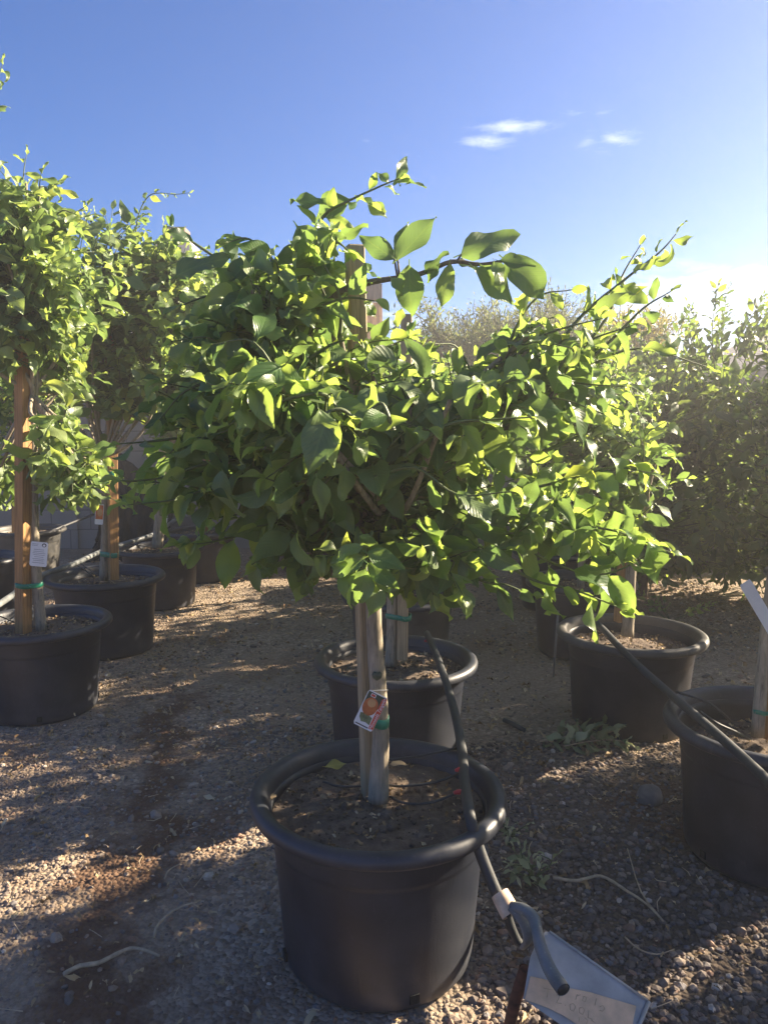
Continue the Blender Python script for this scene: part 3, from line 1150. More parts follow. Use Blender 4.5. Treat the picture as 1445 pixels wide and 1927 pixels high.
FR = np.array([0, -1, .15])      # facing the lens side
c1 = F(700, 850)
shoots1 = [
    sh([(560, 560), (575, 470), (610, 405), (655, 378), (715, 350), (752, 335)], .062, .030, .02, -.02, dict(KW, start=.3, tip_small=.6)),
    sh([(560, 600), (520, 500), (470, 450), (430, 455)], .085, .045, .0, -.08),
    sh([(600, 620), (480, 560), (400, 555), (340, 575)], .11, .05, -.05, -.15),
    sh([(520, 560), (400, 480), (340, 440), (318, 425)], .065, .04, .1, .2),
    sh([(560, 640), (580, 520), (600, 440)], .09, .035, -.1, -.12),
    sh([(640, 640), (640, 560), (600, 480)], .10, .05, -.12, -.16),
    sh([(600, 700), (500, 600), (470, 520)], .10, .05, -.12, -.2),
    sh([(980, 760), (1080, 610), (1170, 530), (1240, 475), (1272, 440)], .068, .026, .0, .05, dict(KW, start=.25, tip_small=.55)),
    sh([(1060, 700), (1140, 600), (1170, 520), (1205, 460)], .06, .028, .04, .1, dict(KW, start=.35)),
    sh([(1060, 720), (1150, 640), (1210, 580), (1262, 548)], .065, .034, .0, .0, dict(KW, start=.3)),
    sh([(930, 760), (960, 640), (1010, 560), (1075, 545)], .085, .045, .03, .05),
    sh([(1000, 780), (1060, 680), (1110, 640), (1190, 612)], .10, .045, -.05, -.1),
    sh([(1000, 760), (1090, 700), (1200, 655), (1330, 690)], .085, .05, .0, .1, dict(KW, start=.35)),
    sh([(1000, 860), (1090, 820), (1130, 800)], .09, .05, -.05, -.1),
    sh([(950, 930), (1060, 905), (1150, 880), (1225, 890)], .095, .04, -.1, -.22, KD),
    sh([(960, 960), (1060, 985), (1160, 1000), (1262, 1040)], .10, .038, -.12, -.25, KD),
    sh([(940, 1000), (1040, 1060), (1140, 1080), (1235, 1035)], .10, .04, -.1, -.2, KD),
    sh([(900, 1030), (1000, 1090), (1080, 1110), (1180, 1150)], .085, .04, -.15, -.2, KD),
    sh([(840, 1030), (900, 1090), (950, 1100), (1000, 1120)], .08, .04, -.18, -.22, KD),
    sh([(700, 1000), (690, 1040), (690, 1075)], .115, .028, -.32, -.4, dict(KD, start=.45, out_w=.9, droop=.9)),
    sh([(760, 1010), (800, 1070), (815, 1120)], .085, .035, -.25, -.28, dict(KD, droop=.8)),
    sh([(620, 1000), (590, 1060), (570, 1100)], .085, .04, -.2, -.2, dict(KD, droop=.8)),
    sh([(600, 960), (520, 1010), (490, 1060)], .095, .04, -.1, -.1, dict(KD, droop=.8)),
    sh([(560, 960), (470, 1000), (400, 1020), (345, 1025)], .10, .045, -.1, -.2, dict(KD, start=.45)),
    sh([(520, 860), (400, 870), (300, 900), (225, 905)], .085, .034, -.1, -.2, KW),
    sh([(500, 880), (420, 915), (330, 940), (240, 950)], .095, .04, -.15, -.25, KD),
    sh([(480, 820), (380, 820), (290, 830), (225, 835)], .085, .04, -.05, -.15, KW),
    sh([(500, 760), (420, 720), (350, 735), (300, 790)], .08, .045, -.1, -.2, KW),
    sh([(640, 780), (600, 740), (480, 770), (430, 800)], .09, .04, -.4, -.45, KW),
    sh([(680, 800), (640, 770), (600, 790), (590, 840)], .10, .04, -.45, -.5, KW),
    sh([(740, 810), (720, 760), (700, 770)], .09, .03, -.45, -.45, KW),
    sh([(760, 860), (840, 800), (920, 790), (1000, 785)], .085, .045, -.3, -.35, KW),
    sh([(700, 900), (780, 880), (860, 930), (960, 925)], .085, .04, -.3, -.4, KD),
    sh([(600, 900), (540, 910), (500, 900)], .11, .04, -.35, -.38, dict(KD, out_w=.9)),
    sh([(560, 660), (540, 590), (570, 560)], .09, .04, -.15, -.15, KW),
    sh([(540, 620), (600, 578), (655, 560), (705, 566)], .085, .034, -.12, -.14, dict(KW, start=.1)),
    sh([(560, 690), (620, 650), (650, 640)], .085, .034, -.12, -.14, dict(KW, start=.1)),
    sh([(590, 470), (630, 455), (655, 470)], .07, .03, -.06, -.08, dict(KW, start=.1)),
]
# the long bare branch across the stake with its big leaves
g_b = [F(590, 600, .0), F(640, 550, -.07), F(690, 532, -.10), F(730, 525, -.10), F(790, 515, -.09), F(850, 492, -.08), F(905, 497, -.08), F(960, 488, -.1)]


def hl(b, t, n, tint=.3, y=0., dy=-.09, dt=None):
    return (F(b[0], b[1], dy), F(t[0], t[1], dy if dt is None else dt), n, tint, y)


heroes1 = [
    hl((868, 478), (985, 425), (.1, -1, .35), .25), hl((905, 497), (968, 535), (.3, -.8, .6), .3, 0, -.10), hl((950, 488), (1042, 556), (-.2, -1, .4), .3, 0, -.06),
    hl((893, 503), (978, 566), (.5, -.9, -.1), .45, 0, -.11), hl((940, 490), (1008, 500), (.2, -1, .5), .15, 0, -.12), hl((930, 492), (952, 548), (.5, -1, .2), .4, 0, -.14),
    hl((845, 498), (830, 583), (.3, -1, .1), .5, .1, -.11), hl((770, 500), (770, 598), (-.2, -1, .2), .3, 0, -.12), hl((742, 487), (672, 437), (-.3, -1, .1), .1, 0, -.1),
    hl((742, 487), (772, 415), (.5, -1, .2), .05, 0, -.09), hl((748, 487), (822, 408), (-.3, -1, .6), .2, .1, -.12), hl((800, 512), (842, 470), (.0, -.5, 1), .2, 0, -.1),
    hl((735, 522), (765, 552), (.3, -1, .6), .4, 0, -.13), hl((700, 530), (640, 542), (.1, -.6, 1), .5, .2, -.12), hl((720, 528), (690, 508), (0, -.4, 1), .4, 0, -.1),
    hl((825, 500), (800, 530), (-.2, -1, .3), .15, 0, -.1), hl((860, 492), (905, 510), (0, -.7, 1), .1, 0, -.07),
    hl((620, 385), (545, 372), (0, -.8, .7), .2, 0, .0), hl((660, 375), (575, 405), (.1, -1, .5), .3, 0, .02), hl((745, 335), (772, 290), (.7, -1, .2), .3, .2, -.02),
    hl((730, 345), (710, 315), (.3, -1, .5), .4, .1, -.02), hl((740, 345), (803, 333), (0, -.4, 1), .4, .4, -.02), hl((690, 380), (730, 408), (.2, -1, .5), .6, .3, -.0),
    # leaves hanging in front of the trunk
    hl((688, 1072), (662, 1150), (-.1, -1, .25), .35, 0, -.42), hl((692, 1060), (752, 1108), (.1, -1, .5), .3, 0, -.42), hl((685, 1050), (612, 1080), (-.2, -.9, .6), .4, 0, -.42),
    hl((690, 1040), (762, 1072), (.2, -1, .6), .4, 0, -.42), hl((680, 1030), (625, 1045), (-.2, -.6, .9), .45, .1, -.42),
    hl((545, 905), (515, 980), (-.2, -1, .3), .55, .1, -.38), hl((600, 770), (628, 880), (.2, -1, .3), .75, .25, -.5), hl((480, 765), (495, 820), (0, -1, .2), .85, .5, -.3),
    hl((690, 800), (766, 790), (.1, -1, .3), .8, .5, -.45), hl((1220, 1020), (1250, 1105), (.2, -1, .2), .45, 0, -.25), hl((1195, 995), (1190, 1065), (0, -1, .3), .5, 0, -.24),
    hl((1080, 1000), (1040, 1030), (0, -1, .4), .4, 0, -.24), hl((1060, 1010), (1065, 1065), (.1, -1, .3), .4, 0, -.24), hl((1150, 860), (1200, 915), (.3, -.8, .7), .5, .2, -.2),
    hl((1190, 870), (1240, 918), (.2, -.8, .6), .55, .1, -.2), hl((1120, 905), (1160, 945), (.3, -1, .3), .5, 0, -.2), hl((350, 1015), (345, 1065), (0, -1, .2), .6, .2, -.2),
    hl((360, 1020), (318, 1018), (0, -.7, .8), .6, .2, -.2), hl((370, 1025), (352, 1078), (.3, -1, .1), .5, .1, -.19), hl((560, 430), (600, 520), (-.1, -1, .3), .3, 0, -.1),
    hl((560, 425), (625, 500), (.2, -1, .2), .4, 0, -.09), hl((330, 520), (428, 465), (-.3, -1, .4), .05, 0, -.1), hl((430, 530), (490, 470), (-.2, -1, .2), .03, 0, -.1),
]
t1 = citrus_tree('citrus_tree', 'broad leafy citrus tree with pale trunk in the front pot, hung with a fruit tag', trunk1, tr1, lobes1, .096, T_HI, 'leaf', shoots1, heroes1,
                 centre=c1 + np.array([0, .1, -.1]), spacing=.043, dens=1.2, droop=.6, hero_templates=make_templates(8, 8, 5, ratio=(.52, .64), curlr=(-.1, .5), foldr=(.08, .4), twist=.2, wild=0, seed=9))
g = Geo()
tube(g, g_b, [.009, .008, .007, .006, .0055, .005, .004, .003], 7, 0, smooth_k=5, wob=.06)
for a, b in (((742, 487), (748, 522)), ((868, 478), (858, 494)), ((748, 487), (752, 520))):
    tube(g, [F(*a, -.1), F(*b, -.1)], [.0022, .0028], 5, 0)
for pts, rr in (([(706, 1000), (780, 900), (900, 830), (1000, 780), (1060, 720)], .013), ([(706, 1000), (650, 850), (600, 700), (570, 600)], .013),
                ([(706, 1000), (640, 920), (520, 860), (460, 850)], .010), ([(706, 990), (720, 820), (700, 700)], .011), ([(706, 1000), (820, 960), (950, 970)], .010)):
    tube(g, [F(p[0], p[1], .02 - .03 * i) for i, p in enumerate(pts)], [rr, rr * .4], 7, 0, smooth_k=5, wob=.05, cap=False)
g.build('branch', M['bark_dark'], t1)

stake(F(697, 1500, .048), F(667, 462, .04), .040, 'weathered grey stake rising above the front tree, bound beside its trunk', 'wood_grey', R(4))
tie(F(714, 1350, .0), .0215, F(697, 1350, .047), .022, 'green tape band round the front trunk just right of its fruit tag', .024)
# leaf-shaped green sprout mark on the front trunk
fo = F(709, 1272, -.021)
g = Geo()
prism(g, [(.0, -.012), (.010, -.006), (.013, .004), (.008, .010), (.001, .007), (-.007, .010), (-.012, .003), (-.009, -.006)], (fo, (1, 0, 0), (0, .1, 1), (0, -1, 0)), .0015)
tag(g.build('trunk_leaf', M['darkgreen'], origin=fo), 'small heart shaped dark green leaf stuck to the front trunk above the tag', 'leaf')


def plant_tag(o, ex, ey, wd, ht, label, kind, group='tags on the trees'):
    o = np.array(o, float); ex = unit(ex); ey = unit(np.array(ey) - ex * np.dot(ex, ey)); n_ = np.cross(ex, ey)
    root = empty('plant_tag', Vector(o), label, 'tag', group)

    def plate(name, poly, mat, lift):
        g_ = Geo()
        prism(g_, [(a * wd, b * ht) for a, b in poly], (o + n_ * lift, ex, ey, n_), .0008 if lift == 0 else .0003)
        return g_.build(name, M[mat], root, smooth=False)
    r_ = .06
    card = [(-.5 + r_, -.5), (.5 - r_, -.5), (.5, -.5 + r_), (.5, .5 - r_), (.5 - r_, .5), (-.5 + r_, .5), (-.5, .5 - r_), (-.5, -.5 + r_)]
    plate('card', card, 'white', 0)
    if kind == 'fruit':
        plate('top_panel', [(-.46, .10), (.46, .10), (.46, .47), (-.46, .47)], 'darkgreen', .0006)
        plate('fruit_picture', [(.02 + .36 * math.cos(a) - .12, .10 + .25 * math.sin(a)) for a in np.linspace(0, 6.28, 24, endpoint=False)], 'orange', .0010)
        plate('fruit_highlight', [(-.10 + .20 * math.cos(a), .20 + .11 * math.sin(a)) for a in np.linspace(0, 6.28, 18, endpoint=False)], 'peach', .0014)
        plate('leaf_picture', [(-.40, -.14), (-.1, -.10), (.22, -.16), (.24, -.36), (.0, -.33), (-.2, -.36), (-.36, -.26)], 'olive', .0010)
        plate('name_strip', [(.27, -.44), (.49, -.44), (.49, .46), (.42, .48), (.27, .42)], 'redstrip', .0018)
        plate('small_print', [(-.42, -.46), (.24, -.46), (.24, -.43), (-.42, -.43)], 'black_print', .0010)
        plate('logo', [(-.30, .36), (-.05, .36), (-.05, .45), (-.30, .45)], 'white', .0018)
        plate('logo_centre', [(-.27, .375), (-.08, .375), (-.08, .435), (-.27, .435)], 'redstrip', .0022)
        cu = bpy.data.curves.new('lettering', 'FONT')
        cu.body = 'Minneola Tangelo'
        cu.size = ht * .125
        cu.extrude = .0001
        cu.align_x = 'CENTER'
        cu.align_y = 'CENTER'
        cu.shear = .3
        tmp = bpy.data.objects.new('lettering', cu)
        COL.objects.link(tmp)
        dg = bpy.context.evaluated_depsgraph_get()
        me_ = bpy.data.meshes.new_from_object(tmp.evaluated_get(dg))
        bpy.data.objects.remove(tmp)
        me_.materials.clear()
        me_.materials.append(M['white'])
        t_ = bpy.data.objects.new('lettering', me_)
        COL.objects.link(t_)
        t_.parent = root
        # text reads upward along the strip
        m4 = Matrix(((*(ey),), (*(-ex),), (*n_,))).transposed().to_4x4()
        m4.translation = Vector(ex * .38 * wd + n_ * .0022)
        t_.matrix_local = m4
    elif kind == 'white':
        plate('logo', [(.28 + .13 * math.cos(a), .38 + .08 * math.sin(a)) for a in np.linspace(0, 6.28, 16, endpoint=False)], 'black_print', .0008)
        plate('logo_centre', [(.28 + .08 * math.cos(a), .37 + .05 * math.sin(a)) for a in np.linspace(0, 6.28, 14, endpoint=False)], 'white', .0012)
        g_ = Geo()
        for (b0, l0, l1) in ((.40, -.42, -.05), (.34, -.42, -.10), (.18, -.3, .3), (.10, -.32, .32), (.03, -.36, .38), (-.04, -.3, .34), (-.12, -.25, .28), (-.20, -.34, .32), (-.27, -.3, .3), (-.36, -.36, .36)):
            prism(g_, [(l0 * wd, b0 * ht), (l1 * wd, b0 * ht), (l1 * wd, (b0 + .018) * ht), (l0 * wd, (b0 + .018) * ht)], (o + n_ * .0008, ex, ey, n_), .0003)
        g_.build('small_print', M['grey_print'], root, smooth=False)
    elif kind == 'citrus':
        plate('fruit_picture', [(-.44, -.24), (.44, -.24), (.44, .46), (-.44, .46)], 'orange', .0008)
        plate('fruit_highlight', [(.05 + .3 * math.cos(a), .1 + .2 * math.sin(a)) for a in np.linspace(0, 6.28, 16, endpoint=False)], 'peach', .0012)
    elif kind == 'strip':
        g_ = Geo()
        for i in range(7):
            b0 = -.40 + i * .055
            prism(g_, [(-.44 * wd, b0 * ht), (-.30 * wd, b0 * ht), (-.30 * wd, (b0 + .028) * ht), (-.44 * wd, (b0 + .028) * ht)], (o + n_ * .0008, ex, ey, n_), .0003)
        prism(g_, [(-.2 * wd, .02 * ht), (.42 * wd, .02 * ht), (.42 * wd, .2 * ht), (-.2 * wd, .2 * ht)], (o + n_ * .0008, ex, ey, n_), .0003)
        g_.build('print', M['black_print'], root, smooth=False)
    return root


# fruit tag on the front trunk
to = F(697, 1338, -.033)
ty = unit(np.array([.30, 0, .85]))
tx = unit(np.array([.86, -.12, -.40]))
ft = plant_tag(to, tx, ty, .050, .092, 'colourful tag with an orange fruit picture and red name strip, tied to front trunk', 'fruit')
g = Geo()
tube(g, [F(702, 1312, -.034), F(704, 1304, -.03), F(700, 1300, -.024), F(726, 1299, -.014), F(727, 1299, .012), F(702, 1300, .02), F(697, 1301, -.01), F(703, 1306, -.032)], .0009, 5, 0, smooth_k=4)
g.build('string', M['string'], ft)

# fallen leaves lying on the front pot's soil
for k, (px, py, ln, ang, colr, lab) in enumerate([
        (632, 1440, .058, .2, 'leaf_yellow', 'yellow fallen leaf lying on the soil of the front pot'),
        (752, 1437, .05, .1, 'leaf_dry', 'curled brown fallen leaf on the soil behind the front trunk'),
        (541, 1458, .026, .9, 'leaf_dry', 'brown leaf scrap on soil beside the left rim of the front pot'),
        (515, 1498, .03, 1.3, 'leaf_dry', 'tan leaf scrap tucked under the left front rim')]):
    if colr == 'leaf_yellow' and colr not in M:
        M[colr] = leaf_mat('yellow_leaf', (.30, .26, .05), (.34, .29, .06), (.38, .32, .08), (.4, .34, .1), (.4, .35, .05), tfac=.2)
    p = atz(px, py, .385)
    L = Leaves()
    d = np.array([math.cos(ang), math.sin(ang), .05])
    L.add(np.array(p) - d * ln * .5, d, (0, -.35, 1), ln, .6)
    g = Geo()
    L.into(g, make_templates(1, 8, 5, ratio=(.5, .55), curlr=(-.1, .3), foldr=(.15, .3), seed=20 + k, wild=0), 0)
    tag(g.build('fallen_leaf', M[colr], origin=p, attrs=True), lab, 'leaf', 'fallen leaves on the front pot')


# ---- generic potted tree
def gen_lobes(c, h0, h1, rad, n, seed=0, lop=(0, 0)):
    r = np.random.default_rng(seed)
    o = []
    H = h1 - h0
    zc = (h0 + h1) / 2
    o.append(((c[0] + lop[0], c[1] + lop[1], zc), (rad, rad, H * .5), int(n * .5)))
    for k in range(4):
        a = k * 1.57 + r.uniform(-.4, .4)
        q = rad * .5
        o.append(((c[0] + lop[0] + q * math.cos(a), c[1] + lop[1] + q * math.sin(a), zc + H * r.uniform(-.28, .32)), (rad * .55, rad * .55, H * .26), int(n * .125)))
    return o


def potted(c, label_pot, label_tree, h0, h1, rad, n, leaf_len=.08, leaf_m='leaf_lit', tmpl=None, lean=(0, 0), seed=0, pot_k=1.0, wall='pot', rim='rim', shoots=(), lobes=None,
           trunk_r=.02, soil=.36, group='citrus trees in black pots', spacing=.045, extra=(), trunk=None):
    if label_pot:
        nursery_pot(c, label_pot, pot_k, soil, wall, rim, seed=seed + 50, holes=seed in (3, 9, 13, 14))
    if trunk is None:
        f = h0 + .12
        trunk = [(c[0], c[1], soil), (c[0] + lean[0] * .5, c[1] + lean[1] * .5, (soil + f) / 2), (c[0] + lean[0], c[1] + lean[1], f)]
    t = trunk[-1]
    lb = lobes if lobes is not None else gen_lobes((t[0], t[1]), h0, h1, rad, n, seed)
    return citrus_tree('citrus_tree', label_tree, trunk, [trunk_r * 1.15, trunk_r, trunk_r * .9], lb, leaf_len, tmpl or T_MD, leaf_m, shoots, group=group, spacing=spacing, extra_trunks=extra, dens=2.0)


def G(px, py, Y):
    return np.array(at(px, py, Y))


# left row
A = (-1.56, 3.40); B = (-1.595, 4.33); C_ = (-1.606, 5.45); D_ = (-1.52, 6.35)
YA = A[1]
kA = 1 / (FPX / 3.47)


def lo(px, py, Y, rx, rz, ry, n):
    k = Y * 1.02 / FPX
    return (G(px, py, Y), (rx * k, ry, rz * k), n)


def sg(Y, pts, ll, sp_, kw=KW, dy=0.0):
    return ([G(p[0], p[1], Y + dy) for p in pts], ll, sp_, kw)


potted(A, 'large black nursery pot at left edge holding two lashed uprights and a white tag',
       'tall bright citrus tree at left edge, white tag on its thin trunk', .9, 2.3, .5, 200, .122, 'leaf_lit', T_HI, seed=3, spacing=.058,
       trunk=[G(78, 1188, 3.36), G(70, 1100, 3.36), G(64, 1000, 3.38), G(62, 880, 3.4), G(60, 740, 3.4)], trunk_r=.021, soil=.365,
       lobes=[lo(40, 520, 3.35, 165, 170, .42, 70), lo(110, 560, 3.45, 110, 130, .35, 26), lo(-60, 480, 3.4, 150, 170, .4, 26), lo(60, 390, 3.35, 90, 80, .3, 22), lo(120, 700, 3.55, 60, 70, .2, 10),
              lo(120, 880, 3.42, 62, 75, .22, 26), lo(-10, 900, 3.5, 40, 60, .2, 12), lo(110, 800, 3.25, 40, 60, .2, 8), lo(150, 890, 3.3, 70, 50, .25, 16)],
       shoots=[sg(3.4, [(20, 470), (40, 380), (45, 320), (50, 290)], .08, .035), sg(3.4, [(60, 470), (110, 400), (140, 400), (165, 385)], .075, .05),
               sg(3.3, [(-40, 400), (-30, 220), (-5, 150), (5, 120)], .085, .05), sg(3.35, [(-60, 420), (-40, 260), (-10, 215), (8, 200)], .05, .05),
               sg(3.3, [(20, 560), (50, 580), (90, 600), (125, 640)], .11, .022, dict(KD, droop=.7)), sg(3.3, [(10, 560), (50, 590), (80, 620), (100, 660)], .10, .025, dict(KD, droop=.8)),
               sg(3.3, [(100, 800), (150, 860), (180, 920), (235, 950)], .07, .035, KD), sg(3.3, [(30, 440), (60, 360), (95, 350)], .08, .03)],
       extra=[([G(62, 760, 3.4), G(58, 720, 3.38), G(15, 665, 3.36), G(-10, 640, 3.35)], [.012, .011, .010]), ([G(62, 780, 3.4), G(70, 700, 3.4), G(50, 560, 3.38)], [.012, .008])])
stake(G(44, 1192, 3.33), G(43, 560, 3.40), .052, 'broad orange brown stake strapped to the left edge tree behind its white tag', 'wood_orange', R(8))
tie(G(70, 1100, 3.36), .022, G(45, 1100, 3.335), .033, 'bright green tie holding the left edge tree to its stake, below the white tag', .022)
plant_tag(G(73, 1043, 3.29), (1, .1, -.12), (.1, 0, 1), .072, .108, 'white printed card tag on the trunk of the left edge tree', 'white')

potted(B, 'black nursery pot second in the left row, holding a stake with two green ties',
       'tall citrus second in the left row, branching above two green ties', 1.15, 2.5, .5, 150, .115, 'leaf_lit', T_MD, seed=4, spacing=.052, pot_k=1.06,
       trunk=[G(195, 1092, 4.33), G(198, 1000, 4.33), G(196, 920, 4.33), G(192, 872, 4.33)], trunk_r=.022, soil=.38,
       lobes=[lo(230, 570, 4.3, 190, 165, .5, 90), lo(340, 590, 4.35, 130, 120, .4, 44), lo(300, 700, 4.25, 180, 80, .45, 44), lo(170, 700, 4.5, 120, 60, .3, 18), lo(120, 640, 4.4, 90, 110, .4, 30), lo(300, 500, 4.3, 90, 70, .3, 22)],
       shoots=[sg(4.3, [(250, 560), (255, 450), (262, 400), (285, 365), (330, 365), (357, 362)], .06, .03, dict(KW, start=.45)),
               sg(4.3, [(290, 640), (290, 520), (290, 460)], .06, .04), sg(4.25, [(210, 560), (205, 480), (215, 440)], .09, .03)],
       extra=[([G(192, 872, 4.33), G(185, 800, 4.33), G(188, 740, 4.33), G(200, 600, 4.33)], [.014, .012, .008]), ([G(192, 875, 4.33), G(150, 820, 4.3), G(130, 740, 4.3)], [.010, .008, .006]),
              ([G(195, 880, 4.33), G(225, 840, 4.3), G(255, 790, 4.28), G(280, 720, 4.28)], [.009, .007, .005])])
stake(G(214, 1090, 4.31), G(207, 540, 4.33), .050, 'orange stake tied twice in green beside the second tree of the left row', 'wood_orange', R(5))
tie(G(198, 1043, 4.33), .025, G(212, 1043, 4.315), .033, 'lower green tie on the second stake of the left row, near the soil', .03)
tie(G(196, 892, 4.33), .026, G(210, 892, 4.32), .033, 'upper green tie on the second stake of the left row, below the fork', .04)
plant_tag(G(187, 968, 4.28), (.95, .2, -.1), (.12, 0, 1), .045, .115, 'narrow tag with a pink orange fruit picture, second trunk of left row', 'citrus')

potted(C_, 'black nursery pot third in the left row, crossed by a drip hose', 'bright citrus tree third in the left row on a pale flat trunk', 1.2, 2.35, .62, 160, .10, 'leaf_lit', T_MD, seed=5,
       trunk=[G(296, 1030, 5.45), G(300, 980, 5.45), G(304, 900, 5.45), G(306, 830, 5.45)], trunk_r=.036, soil=.38,
       lobes=[lo(400, 640, 5.4, 140, 140, .5, 90), lo(330, 700, 5.4, 120, 100, .5, 44), lo(440, 560, 5.3, 110, 80, .4, 44), lo(380, 780, 5.3, 120, 70, .4, 30), lo(370, 540, 5.3, 80, 60, .35, 24)])
plant_tag(G(313, 968, 5.36), (.9, .3, -.1), (.15, 0, 1), .02, .12, 'slim white marker strip beside the third trunk of the left row', 'plain')
potted(D_, 'black nursery pot fourth in the left row, nearest the block wall', 'bright citrus tree fourth in the left row, before the block wall', 1.2, 2.3, .6, 170, .10, 'leaf_lit', T_MD, seed=6,
       trunk=[G(385, 998, 6.35), G(386, 900, 6.35), G(390, 820, 6.35)], trunk_r=.02, soil=.37,
       lobes=[lo(470, 660, 6.2, 130, 120, .5, 90), lo(430, 590, 6.3, 120, 90, .5, 44), lo(520, 740, 6.1, 110, 70, .4, 44), lo(520, 580, 6.2, 90, 70, .4, 34)])
stake(G(389, 1000, 6.33), G(388, 640, 6.35), .045, 'orange stake in the fourth pot of the left row', 'wood_orange', R(10))
tie(G(386, 918, 6.35), .022, G(388, 918, 6.33), .03, 'green tie round the fourth stake of the left row', .03)

# second left row: two more pots
Gp = (-3.02, 6.45); Hp = (-2.74, 5.05)
potted(Gp, 'dusty sunlit grey pot behind the left edge stake, against the block wall', 'shaded citrus tree behind the left edge tree, near the wall', 1.0, 2.2, .6, 150, .085, 'leaf_lit', T_MD, seed=7, wall='pot_grey', rim='pot_grey', soil=.36)
stake(G(30, 1010, 6.4), G(28, 700, 6.4), .05, 'reddish brown stake in the dusty grey pot by the wall', 'wood_orange', R(0))
potted(Hp, 'black pot cut off by the left edge behind the tagged tree', 'citrus tree cut by the left edge behind the tagged tree', 1.0, 2.3, .6, 150, .085, 'leaf_lit', T_MD, seed=8)

# middle row
P2 = (.046, 2.85); P3 = (.09, 3.95); P4 = (.12, 5.05); PK = (-.68, 6.75)
potted(P2, 'black nursery pot directly behind the front pot, hose over its right rim', 'citrus tree directly behind the front tree, two uprights at its base', .85, 1.65, .5, 90, .085, 'leaf', T_MD, seed=9,
       trunk=[G(736, 1252, 2.86), G(738, 1180, 2.86), G(740, 1000, 2.86)], trunk_r=.022,
       lobes=[lo(760, 900, 2.9, 210, 180, .4, 70), lo(900, 800, 2.9, 130, 130, .35, 30), lo(680, 760, 2.9, 120, 100, .35, 25), lo(790, 720, 2.9, 120, 50, .3, 30)])
stake(G(757, 1240, 2.84), G(765, 592, 2.88), .041, 'thin brown stake right of the front stake, planted in the second pot', 'wood_pale', R(15))
tie(G(738, 1160, 2.86), .024, G(758, 1160, 2.845), .03, 'green tie low on the trunk in the second pot', .02)
potted(P3, 'pale dusty pot third in the middle row, its right side sunlit', 'citrus tree third in the middle row', .85, 1.75, .5, 130, .085, 'leaf_lit', T_MD, seed=10, wall='pot_grey')
stake(G(752, 1080, 3.9), G(754, 622, 3.95), .04, 'dark stake top just left of the thin brown one', 'wood_grey', R(0))
potted(P4, 'black pot fourth in the middle row', 'bright citrus fourth in the middle row, beyond the thin brown stake', .85, 1.85, .6, 160, .08, 'leaf_lit', T_MD, seed=11)
potted(PK, 'black pot far back near the wall, left of the middle row', 'citrus tree far back near the wall, left of the middle row', .8, 1.75, .65, 150, .08, 'leaf_lit', T_MD, seed=12)

for k, (c_, sd) in enumerate((((.15, 6.05), 21), ((.2, 7.0), 22))):  # mostly hidden pots and trees added to shade the left row's far pots
    potted(c_, ('black pot added fifth in the middle row for its shade', 'black pot added last in the middle row for its shade, before the wall')[k],
           ('bright citrus added fifth in the middle row for its shade', 'bright citrus added last in the middle row for its shade, before the wall')[k], .8, 1.9, .55, 140, .085, 'leaf_lit', T_MD, seed=sd)

# right row
E = (1.06, 3.22); Fp = (1.165, 2.22); I_ = (1.12, 4.30); J = (1.22, 5.35)
potted(E, 'black pot with sunlit tan rim on the right, a hose across its front', 'citrus tree in the tan rimmed pot on the right, reddish stake at its foot', .95, 1.75, .45, 90, .085, 'leaf', T_MD, seed=13,
       trunk=[G(1180, 1196, 3.24), G(1184, 1130, 3.24), G(1190, 1000, 3.24)], trunk_r=.024,
       lobes=[lo(1150, 880, 3.3, 150, 150, .4, 50), lo(1080, 760, 3.3, 120, 110, .35, 36)], wall='pot', rim='pot_grey', soil=.34)  # the rim's paler plastic stands in for sunlight on it
stake(G(1166, 1170, 3.26), G(1180, 960, 3.26), .04, 'reddish stake behind the trunk in the tan rimmed pot', 'wood_orange', R(20))
potted(Fp, 'black pot cut off by the right edge, ribbed inner wall showing', 'citrus tree at the right edge on a smooth pale pole trunk', .95, 1.8, .34, 50, .09, 'leaf', T_HI, seed=14, soil=.31,
       trunk=[G(1425, 1385, 2.24), G(1436, 1250, 2.24), G(1452, 1100, 2.24), G(1470, 1000, 2.24)], trunk_r=.017,
       lobes=[lo(1640, 850, 2.25, 120, 140, .3, 46), lo(1600, 700, 2.3, 90, 90, .25, 16)], shoots=[sg(2.2, [(1560, 880), (1500, 900), (1470, 930), (1462, 960)], .09, .05, KD)])
stake(G(1447, 1390, 2.25), G(1462, 1000, 2.26), .03, 'red brown stake behind the pale pole trunk at the right edge', 'wood_orange', R(10))
tie(G(1430, 1338, 2.24), .019, G(1447, 1338, 2.25), .02, 'green tie round the trunk and stake at the right edge', .014)
plant_tag(G(1432, 1148, 2.12), (.62, 0, .42), (.52, .1, -.72), .035, .20, 'long white printed strip tag slanting down at the right edge', 'strip')
potted(I_, 'black pot half hidden behind the tan rimmed pot on the right', 'citrus tree behind the tan rimmed pot, foliage hiding its trunk', .8, 1.7, .5, 110, .08, 'leaf', T_MD, seed=15)
potted(J, 'black pot deep in the right row under dark foliage', 'bright topped citrus deep in the right row', .8, 1.95, .55, 140, .075, 'leaf_lit', T_NARROW, seed=16)

